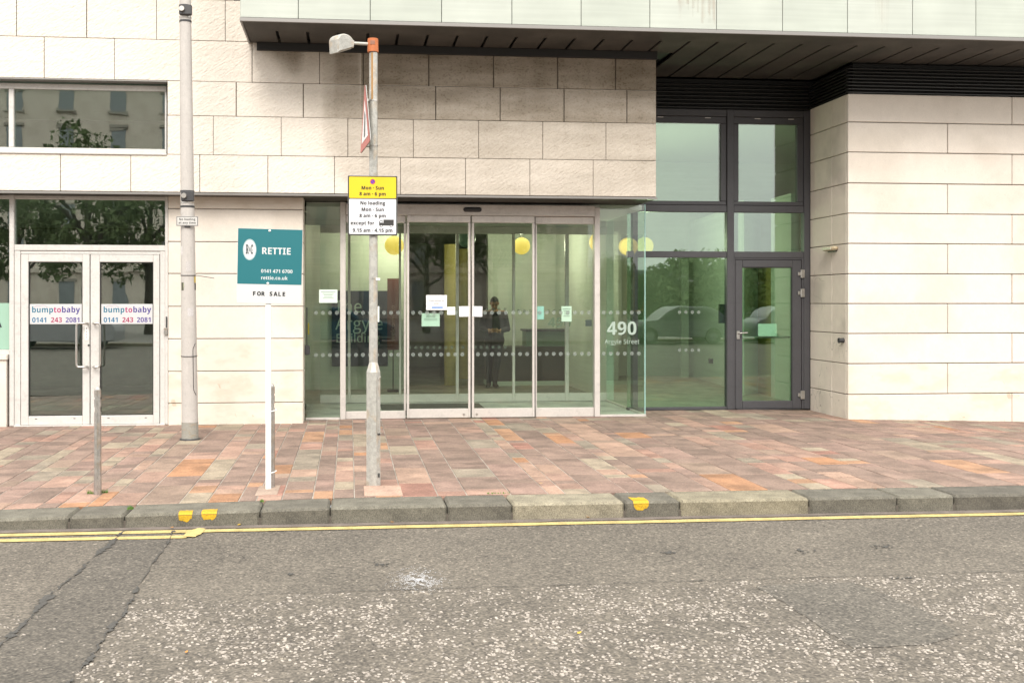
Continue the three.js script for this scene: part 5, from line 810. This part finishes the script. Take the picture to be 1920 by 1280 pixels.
{
  const b = G(927, 727); b.y = 0.007;
  const cap = (a, d, ra, rb) => { const dx = d[0] - a[0], dy = d[1] - a[1], dz = d[2] - a[2], l2 = dx * dx + dy * dy + dz * dz; return (x, y, z) => { const t = cl(((x - a[0]) * dx + (y - a[1]) * dy + (z - a[2]) * dz) / l2); return Math.hypot(x - a[0] - dx * t, y - a[1] - dy * t, z - a[2] - dz * t) - ra - (rb - ra) * t; }; };
  const ell = (c, r) => (x, y, z) => { const k = Math.hypot((x - c[0]) / r[0], (y - c[1]) / r[1], (z - c[2]) / r[2]); return (k - 1) * Math.min(...r); };
  const smin = (a, d, k) => { const h = cl(0.5 + 0.5 * (d - a) / k); return d + (a - d) * h - k * h * (1 - h); };
  const S = 0.95;
  // feet on the floor, weight on one leg; +z faces the street
  const bodyParts = [
    [ell([0, 1.20, 0.0], [0.185, 0.26, 0.125]), 0.05], [ell([0, 0.98, 0], [0.172, 0.2, 0.12]), 0.05], [cap([-0.15, 1.385, -0.01], [0.15, 1.385, -0.01], 0.07, 0.07), 0.06], [cap([0, 1.38, -0.01], [0, 1.50, 0.02], 0.058, 0.054), 0.03],
    [cap([-0.09, 0.9, 0], [-0.10, 0.49, 0.03], 0.092, 0.062), 0.03], [cap([-0.10, 0.49, 0.03], [-0.105, 0.10, -0.01], 0.062, 0.045), 0.02], [cap([0.085, 0.9, 0], [0.06, 0.49, 0.05], 0.092, 0.062), 0.03], [cap([0.06, 0.49, 0.05], [0.01, 0.10, 0.0], 0.062, 0.045), 0.02],
    [cap([-0.105, 0.05, -0.03], [-0.125, 0.038, 0.15], 0.046, 0.038), 0.02], [cap([0.01, 0.05, -0.02], [0.04, 0.038, 0.16], 0.046, 0.038), 0.02],
    [cap([-0.185, 1.38, -0.01], [-0.238, 1.12, 0.0], 0.068, 0.055), 0.03], [cap([-0.238, 1.12, 0.0], [-0.09, 1.07, 0.225], 0.055, 0.038), 0.015], [cap([0.185, 1.38, -0.01], [0.248, 1.11, 0.0], 0.068, 0.055), 0.03], [cap([0.248, 1.11, 0.0], [0.10, 1.065, 0.225], 0.055, 0.038), 0.015],
    [ell([0, 0.88, 0], [0.18, 0.11, 0.125]), 0.04], [cap([-0.02, 1.40, 0.08], [0.02, 1.40, 0.08], 0.04, 0.04), 0.03],
  ];
  const body = (x, y, z) => { let d = 1; for (const [f, k] of bodyParts) d = smin(d, f(x, y, z), k); return Math.max(d, -y); };
  const jacket = [0.012, 0.013, 0.014], trouser = [0.014, 0.016, 0.020], shoe = [0.02, 0.018, 0.016], skin = [0.30, 0.17, 0.11], hair = [0.012, 0.010, 0.009], sole = [0.4, 0.4, 0.38];
  const bodyCol = (x, y, z) => (y < 0.022 ? sole : y < 0.095 ? shoe : y < 0.83 ? trouser : y > 1.44 ? skin : z > 0.20 && Math.abs(x) < 0.12 && y < 1.13 ? skin : jacket);
  const g1 = sdfMesh(body, [0, 0.76, 0.02], 0.80, 110, bodyCol);
  // head, bent forward
  const tiltX = 0.6, hc = [0, 1.59, 0.05], ca = Math.cos(tiltX), sa = Math.sin(tiltX);
  const hp = [[ell([0, 0.03, -0.01], [0.077, 0.10, 0.095]), 0.02], [ell([0, -0.045, 0.02], [0.058, 0.065, 0.07]), 0.03], [ell([0, -0.015, 0.098], [0.013, 0.022, 0.02]), 0.012], [ell([0, -0.058, 0.084], [0.022, 0.008, 0.01]), 0.006], [ell([-0.08, -0.005, 0], [0.012, 0.03, 0.02]), 0.01], [ell([0.08, -0.005, 0], [0.012, 0.03, 0.02]), 0.01], [cap([0, -0.06, -0.02], [0, -0.16, -0.05], 0.052, 0.055), 0.02]];
  const eyes = [[-0.03, 0.012, 0.092], [0.03, 0.012, 0.092]];
  const loc = (x, y, z) => { const Y0 = y - hc[1], Z0 = z - hc[2]; return [x, Y0 * ca + Z0 * sa, -Y0 * sa + Z0 * ca]; };
  const head = (x, y, z) => { const [a, e, c] = loc(x, y, z); let d = 1; for (const [f, k] of hp) d = smin(d, f(a, e, c), k); for (const q of eyes) d = Math.max(d, 0.011 - Math.hypot(a - q[0], e - q[1], c - q[2])); return d; };
  const g2 = sdfMesh(head, [0, 1.575, 0.05], 0.20, 72, (x, y, z) => { const [a, e, c] = loc(x, y, z); return e > 0.075 || (e > 0.0 && c < -0.01 && Math.abs(a) < 0.082 && !(Math.abs(a) > 0.074 && c > -0.03)) || (e > 0.045 && c < 0.05) ? hair : Math.hypot(Math.abs(a) - 0.03, e - 0.012) < 0.012 && c > 0.07 ? [0.03, 0.02, 0.02] : e < -0.05 && e > -0.062 && Math.abs(a) < 0.022 && c > 0.08 ? [0.22, 0.09, 0.07] : skin; });
  // hands: palm, four fingers and a thumb closed on the phone
  const hand = (s) => {
    const w = [s * 0.09, 1.068, 0.225], fp = [[cap(w, [s * 0.055, 1.075, 0.262], 0.026, 0.027), 0.01], [cap([s * 0.06, 1.06, 0.25], [s * 0.052, 1.09, 0.27], 0.024, 0.022), 0.01]];
    [[0.100, 0.012], [0.083, 0.004], [0.066, 0.0], [0.05, -0.006]].forEach(([y, e], i) => { const y0 = 1.0 + y, k1 = [s * (0.052 - e), y0 + 0.002, 0.292], k2 = [s * 0.022, y0 + 0.004, 0.298], k3 = [s * (0.004 + i * 0.001), y0 + 0.008, 0.286]; fp.push([cap([s * 0.058, y0, 0.268], k1, 0.0095, 0.009), 0.004], [cap(k1, k2, 0.009, 0.0085), 0.003], [cap(k2, k3, 0.0085, 0.0075), 0.003]); });
    fp.push([cap([s * 0.062, 1.09, 0.248], [s * 0.042, 1.118, 0.255], 0.012, 0.0105), 0.006], [cap([s * 0.042, 1.118, 0.255], [s * 0.018, 1.124, 0.258], 0.0105, 0.0085), 0.003]);
    return sdfMesh((x, y, z) => { let d = 1; for (const [f, k] of fp) d = smin(d, f(x, y, z), k); return d; }, [s * 0.05, 1.085, 0.262], 0.075, 52, () => skin);
  };
  const g = mergeGeometries([g1, g2, hand(-1), hand(1)]); g.scale(S, S, S); g.rotateY(-0.12); g.translate(b.x, b.y, b.z);
  solo('person', 'person in dark jacket and trousers standing in the lobby, head bent over a phone', 'person', g, mat([1, 1, 1], 0.85, { vertexColors: true }), [b.x, b.y, b.z]);
  const ph = cbox(-0.037, 0.037, 1.045, 1.135, 0.266, 0.276, 0.003); ph.translate(0, 0, 0); ph.scale(S, S, S); ph.rotateY(-0.12); ph.translate(b.x, b.y, b.z);
  const po = new THREE.Vector3(0, 1.09 * S, 0.27 * S).applyAxisAngle(new THREE.Vector3(0, 1, 0), -0.12).add(b);
  solo('mobile_phone', 'dark phone held in both hands by the person in the lobby', 'phone', ph, M.plasticBlack, [po.x, po.y, po.z]);
}
// ---------- leaves and weeds ----------
{
  const leaf = (u, v, y, s, m, label, group) => { const p = G(u, v, y), pts = []; const n = 9; for (let i = 0; i < n; i++) { const a = i / n * 6.283, r = (i % 2 ? 0.6 : 1) * rr(0.75, 1.1); pts.push(new THREE.Vector2(Math.cos(a) * r * s, Math.sin(a) * r * s * 0.7)); } const g = new THREE.ShapeGeometry(new THREE.Shape(pts)); g.rotateX(-Math.PI / 2 + rr(-0.2, 0.2)); g.rotateZ(rr(-0.2, 0.2)); g.rotateY(rr(0, 6)); const yy = y + (y > -0.05 ? dip(p.x, p.z) : 0) + 0.009 + s * 0.2; g.translate(p.x, yy, p.z); solo('fallen_leaf', label, 'leaf', g, m, [p.x, yy, p.z], group); };
  leaf(1086, 1190, ROAD, 0.018, M.leafYellow, 'bright yellow leaf lying on the chippings of the road'); leaf(349, 1226, ROAD, 0.015, M.leafOrange, 'orange scrap lying on the chippings near the trench');
  leaf(1743, 849, 0, 0.03, M.leafYellow, 'yellow leaf on the slabs before the stone pier'); leaf(1327, 809, 0, 0.02, M.leafYellow, 'small yellow leaf on the slabs before the side door'); leaf(1015, 908, 0, 0.022, M.leafYellow, 'yellow leaf on the slabs near the kerb');
  leaf(448, 986, ROAD, 0.02, M.leafYellow, 'dry leaf in the gutter grit', 'leaves in the gutter'); leaf(1102, 972, ROAD, 0.025, M.leafOrange, 'dry leaf in the gutter grit', 'leaves in the gutter'); leaf(735, 981, ROAD, 0.02, M.leafOrange, 'dry leaf in the gutter grit', 'leaves in the gutter'); leaf(322, 991, ROAD, 0.018, M.leafOrange, 'dry leaf in the gutter grit', 'leaves in the gutter');
  const tuft = (u, v, w, n, h, label, group) => { const p = G(u, v), y0 = dip(p.x, p.z), list = []; for (let i = 0; i < n; i++) { const a = rr(0, 6.28), l = rr(0.5, 1) * h, g = new THREE.PlaneGeometry(0.008, l, 1, 3), q = g.attributes.position; for (let k = 0; k < q.count; k++) { const t = (q.getY(k) + l / 2) / l; q.setX(k, q.getX(k) * (1 - t * 0.85)); q.setZ(k, t * t * l * 0.6); } g.translate(0, l / 2, 0); g.rotateY(a); g.translate(p.x + rr(-w, w), y0, p.z + rr(-0.015, 0.015)); list.push(g); } solo('weed_tuft', label, 'weed', merge(list), M.weed, [p.x, y0, p.z], group); };
  tuft(172, 918, 0.04, 40, 0.035, 'green weeds at the foot of the bollard before the shop', 'weeds at the bollard foot'); tuft(194, 917, 0.035, 34, 0.035, 'green weeds at the foot of the bollard before the shop', 'weeds at the bollard foot'); tuft(244, 948, 0.02, 30, 0.03, 'green weeds in a kerb joint near the twin yellow marks'); tuft(517, 792, 0.03, 26, 0.05, 'green weed at the wall foot behind the sign post'); tuft(935, 925.5, 0.1, 40, 0.018, 'thin weeds along the back of the kerb by the tan stone'); tuft(491, 938, 0.015, 16, 0.025, 'green weed in the kerb joint below the sign post'); tuft(337, 796, 0.03, 14, 0.03, 'dark weeds at the wall foot behind the tall column');
}

// ---------- the other side of the street, mirrored in the glass ----------
{
  const ground = thing('far_ground', 'pavement and open ground across the street', null, [0, 0, 16], null, 'structure');
  const g = new THREE.PlaneGeometry(500, 400); g.rotateX(-Math.PI / 2); g.translate(0, -0.01, 13.2 + 200); part(ground, 'paving', g, mat([0.20, 0.185, 0.165], 0.95));
  part(ground, 'kerb_edge', cbox(-80, 80, -0.3, 0.0, 12.5, 13.2, 0.02), M.kerbTan[0]);
  const hill = thing('hill', 'low wooded hill beyond the street', null, [120, 0, 330], null, 'structure'); const hg = new THREE.SphereGeometry(1, 40, 16, 0, 6.2832, 0, 1.57); hg.scale(190, 13, 70); hg.translate(120, -1, 330); part(hill, 'slope', hg, mat([0.07, 0.085, 0.05], 1));
  // sandstone tenement
  const z = 65, x0 = -40, x1 = 22, H = 21, o = thing('tenement', 'long pale stone tenement across the street', 'building', [-9, 0, z]);
  const stone = mat([0.92, 0.90, 0.87], 0.9, { map: smoothMap }), wm = mat([0.2, 0.22, 0.23], 0.15);
  part(o, 'wall', cbox(x0, x1, 0, H, z, z + 12), stone); part(o, 'roof', cbox(x0 - 0.4, x1 + 0.4, H, H + 2.2, z + 0.6, z + 12, 0.9), mat([0.10, 0.10, 0.11], 0.8));
  part(o, 'cornice', cbox(x0 - 0.2, x1 + 0.2, 4.1, 4.6, z - 0.35, z - 0.002, 0.05), stone); part(o, 'cornice', cbox(x0 - 0.2, x1 + 0.2, H - 0.6, H - 0.05, z - 0.45, z - 0.002, 0.05), stone);
  const surround = mat([0.30, 0.275, 0.235], 0.9);
  for (let f = 0; f < 6; f++) for (let k = 0; k < 14; k++) { const xc = x0 + 2.3 + k * 4.4, yb = f ? 1.6 + f * 3.3 : 0.7; if (xc > x1 - 1) continue; const w = part(o, 'window', cbox(xc - 0.62, xc + 0.62, yb, yb + (f ? 1.9 : 2.6), z - 0.05, z - 0.004), wm); part(w, 'sill', cbox(xc - 0.85, xc + 0.85, yb - 0.18, yb - 0.004, z - 0.25, z - 0.004), surround); part(w, 'lintel', cbox(xc - 0.8, xc + 0.8, yb + (f ? 1.904 : 2.604), yb + (f ? 2.12 : 2.85), z - 0.14, z - 0.004), surround); }
  const sh = thing('low_building', 'low white building beside the wooded hill', 'building', [52, 0, 110]); part(sh, 'wall', cbox(36, 72, 0, 5.2, 110, 122), mat([0.5, 0.5, 0.48], 0.8)); part(sh, 'roof', cbox(35, 73, 5.2, 6.0, 109, 123, 0.2), mat([0.2, 0.2, 0.21], 0.8)); for (let k = 0; k < 6; k++) part(sh, 'window', cbox(38.5 + k * 5.6, 42 + k * 5.6, 1.6, 3.6, 109.9, 109.997), wm);
  // trees
  const leafMats = [[0.075, 0.115, 0.04], [0.09, 0.12, 0.045], [0.08, 0.10, 0.04]].map((c) => mat(c, 0.9, { side: THREE.DoubleSide }));
  const tree = (x, zz, h, r, low, label) => {
    const t = thing('tree', label, 'tree', [x, 0, zz], 'trees across the street'), wood = mat([0.06, 0.05, 0.04], 0.95), limbs = [cyl(h * 0.025 + 0.05, h * 0.01 + 0.02, x, -0.02, h * 0.7, zz, 8)];
    for (let k = 0; k < 6; k++) { const a = k * 1.05 + rnd(), y = h * rr(0.3, 0.55); limbs.push(tube([[x, y, zz], [x + Math.cos(a) * r * 0.4, y + h * 0.14, zz + Math.sin(a) * r * 0.4], [x + Math.cos(a) * r * 0.75, y + h * 0.22, zz + Math.sin(a) * r * 0.75]], h * 0.008 + 0.012, 6, 5)); }
    part(t, 'trunk', merge(limbs), wood);
    const pos = [], cs2 = []; for (let k = 0; k < 34; k++) { const a = rnd() * 6.28, e = rr(-0.9, 1), q = Math.cbrt(rr(0.25, 1)); cs2.push([x + Math.cos(a) * Math.sqrt(1 - e * e) * r * q, low + (h - low) * (0.5 + 0.5 * e * q), zz + Math.sin(a) * Math.sqrt(1 - e * e) * r * q, r * rr(0.2, 0.36)]); }
    for (const [cx, cy, cz, cr] of cs2) for (let k = 0; k < 110; k++) { const a = rnd() * 6.28, e = rr(-1, 1), q = cr * Math.cbrt(rnd()), px = cx + Math.cos(a) * Math.sqrt(1 - e * e) * q, py = cy + e * q, pz = cz + Math.sin(a) * Math.sqrt(1 - e * e) * q, s = rr(0.12, 0.26); for (let m = 0; m < 3; m++) pos.push(px + rr(-s, s), py + rr(-s, s), pz + rr(-s, s)); }
    part(t, 'crown', finish(pos), leafMats[(rnd() * 3) | 0]);
  };
  // pixel columns seen in the glass give directions only; distance from the opposite kerb
  const vx = (u, zz) => { const t = Tt(u, 2 * ZG - zz); return t * (sn + (u - U0) / F * cs); };
  tree(vx(170, 22), 22, 9.2, 3.4, 2.6, 'broad green tree mirrored above the shop doors'); tree(vx(285, 24), 24, 8.6, 3.0, 2.6, 'green tree mirrored near the stone wall'); tree(vx(40, 26), 26, 7.6, 2.4, 2.4, 'green tree mirrored in the shop window'); tree(vx(800, 23), 23, 6.8, 2.8, 3.2, 'green tree mirrored in the sliding door with notices'); tree(vx(930, 25), 25, 6.6, 2.4, 3.4, 'green tree mirrored above the man');
  for (const [u, zz, h, r] of [[1150, 40, 4.2, 2.2], [1235, 30, 3.4, 1.7], [1300, 28, 4.0, 2.0], [1350, 34, 4.4, 2.2], [1385, 27, 3.6, 1.8], [1440, 29, 4.0, 2.1], [1480, 33, 4.6, 2.3]]) tree(vx(u, zz), zz, h, r, 0.5, 'bushy low tree mirrored in the dark framed glazing');
  // parked cars
  const profile = new THREE.Shape(); profile.moveTo(-2.05, 0.32); profile.lineTo(-2.1, 0.62); profile.quadraticCurveTo(-2.05, 0.84, -1.6, 0.88); profile.lineTo(-0.95, 0.93); profile.quadraticCurveTo(-0.45, 1.4, -0.1, 1.43); profile.lineTo(0.9, 1.43); profile.quadraticCurveTo(1.5, 1.38, 1.75, 0.98); profile.quadraticCurveTo(2.1, 0.92, 2.12, 0.6); profile.lineTo(2.08, 0.32); profile.lineTo(1.62, 0.3); profile.absarc(1.25, 0.3, 0.36, 0, Math.PI, false); profile.lineTo(-0.95, 0.3); profile.absarc(-1.3, 0.3, 0.36, 0, Math.PI, false); profile.lineTo(-2.05, 0.32);
  const bodyG = new THREE.ExtrudeGeometry(profile, { depth: 1.6, bevelEnabled: true, bevelSize: 0.04, bevelThickness: 0.08, bevelSegments: 2 }); bodyG.translate(0, 0, -0.8);
  const side = new THREE.Shape(); side.moveTo(-0.82, 0.95); side.lineTo(-0.36, 1.34); side.lineTo(0.9, 1.35); side.lineTo(1.5, 0.98); side.lineTo(-0.82, 0.95); const glassG = new THREE.ExtrudeGeometry(side, { depth: 1.78, bevelEnabled: false }); glassG.translate(0, 0, -0.89);
  const wheelG = new THREE.CylinderGeometry(0.31, 0.31, 0.2, 24); wheelG.rotateX(Math.PI / 2); const rimG = new THREE.CylinderGeometry(0.17, 0.17, 0.215, 16); rimG.rotateX(Math.PI / 2); const lampG = new THREE.SphereGeometry(0.12, 12, 8); lampG.scale(0.5, 0.7, 1.2);
  const rubber = mat([0.02, 0.02, 0.02], 0.9), rim = mat([0.16, 0.16, 0.16], 0.5, { metalness: 0.5 }), carGlass = mat([0.03, 0.035, 0.04], 0.1), lampM = mat([0.7, 0.7, 0.7], 0.2);
  const add = (p, n, gg, m, x = 0, y = 0, zz = 0) => { const q = new THREE.Mesh(gg, m); q.name = n; q.position.set(x, y, zz); q.castShadow = q.receiveShadow = true; p.add(q); return q; };
  [[120, [0.30, 0.30, 0.31], 'silver car parked across the street mirrored in the shop door'], [632, [0.03, 0.12, 0.16], 'dark teal car parked across the street mirrored in the entrance'], [1290, [0.08, 0.083, 0.087], 'grey car parked across the street mirrored in the tall pane'], [1530, [0.12, 0.13, 0.14], 'charcoal car parked across the street mirrored in the side door']].forEach(([u, c, label], i) => {
    const zz = 11.2, t = thing('parked_car', label, 'car', [vx(u, zz), ROAD, zz], 'cars parked across the street'); t.rotation.y = i % 2 ? Math.PI : 0;
    add(t, 'body', bodyG, new THREE.MeshPhysicalMaterial({ color: new THREE.Color(...c), roughness: 0.6, clearcoat: 0.25, clearcoatRoughness: 0.3 })); add(t, 'side_windows', glassG, carGlass);
    for (const wx of [-1.3, 1.25]) for (const s of [-1, 1]) { const w = add(t, 'wheel', wheelG, rubber, wx, 0.31, s * 0.76); add(w, 'rim', rimG, rim); }
    for (const s of [-1, 1]) add(t, 'headlight', lampG, lampM, -2.05, 0.68, s * 0.6);
  });
}
renderer.render(scene, camera);
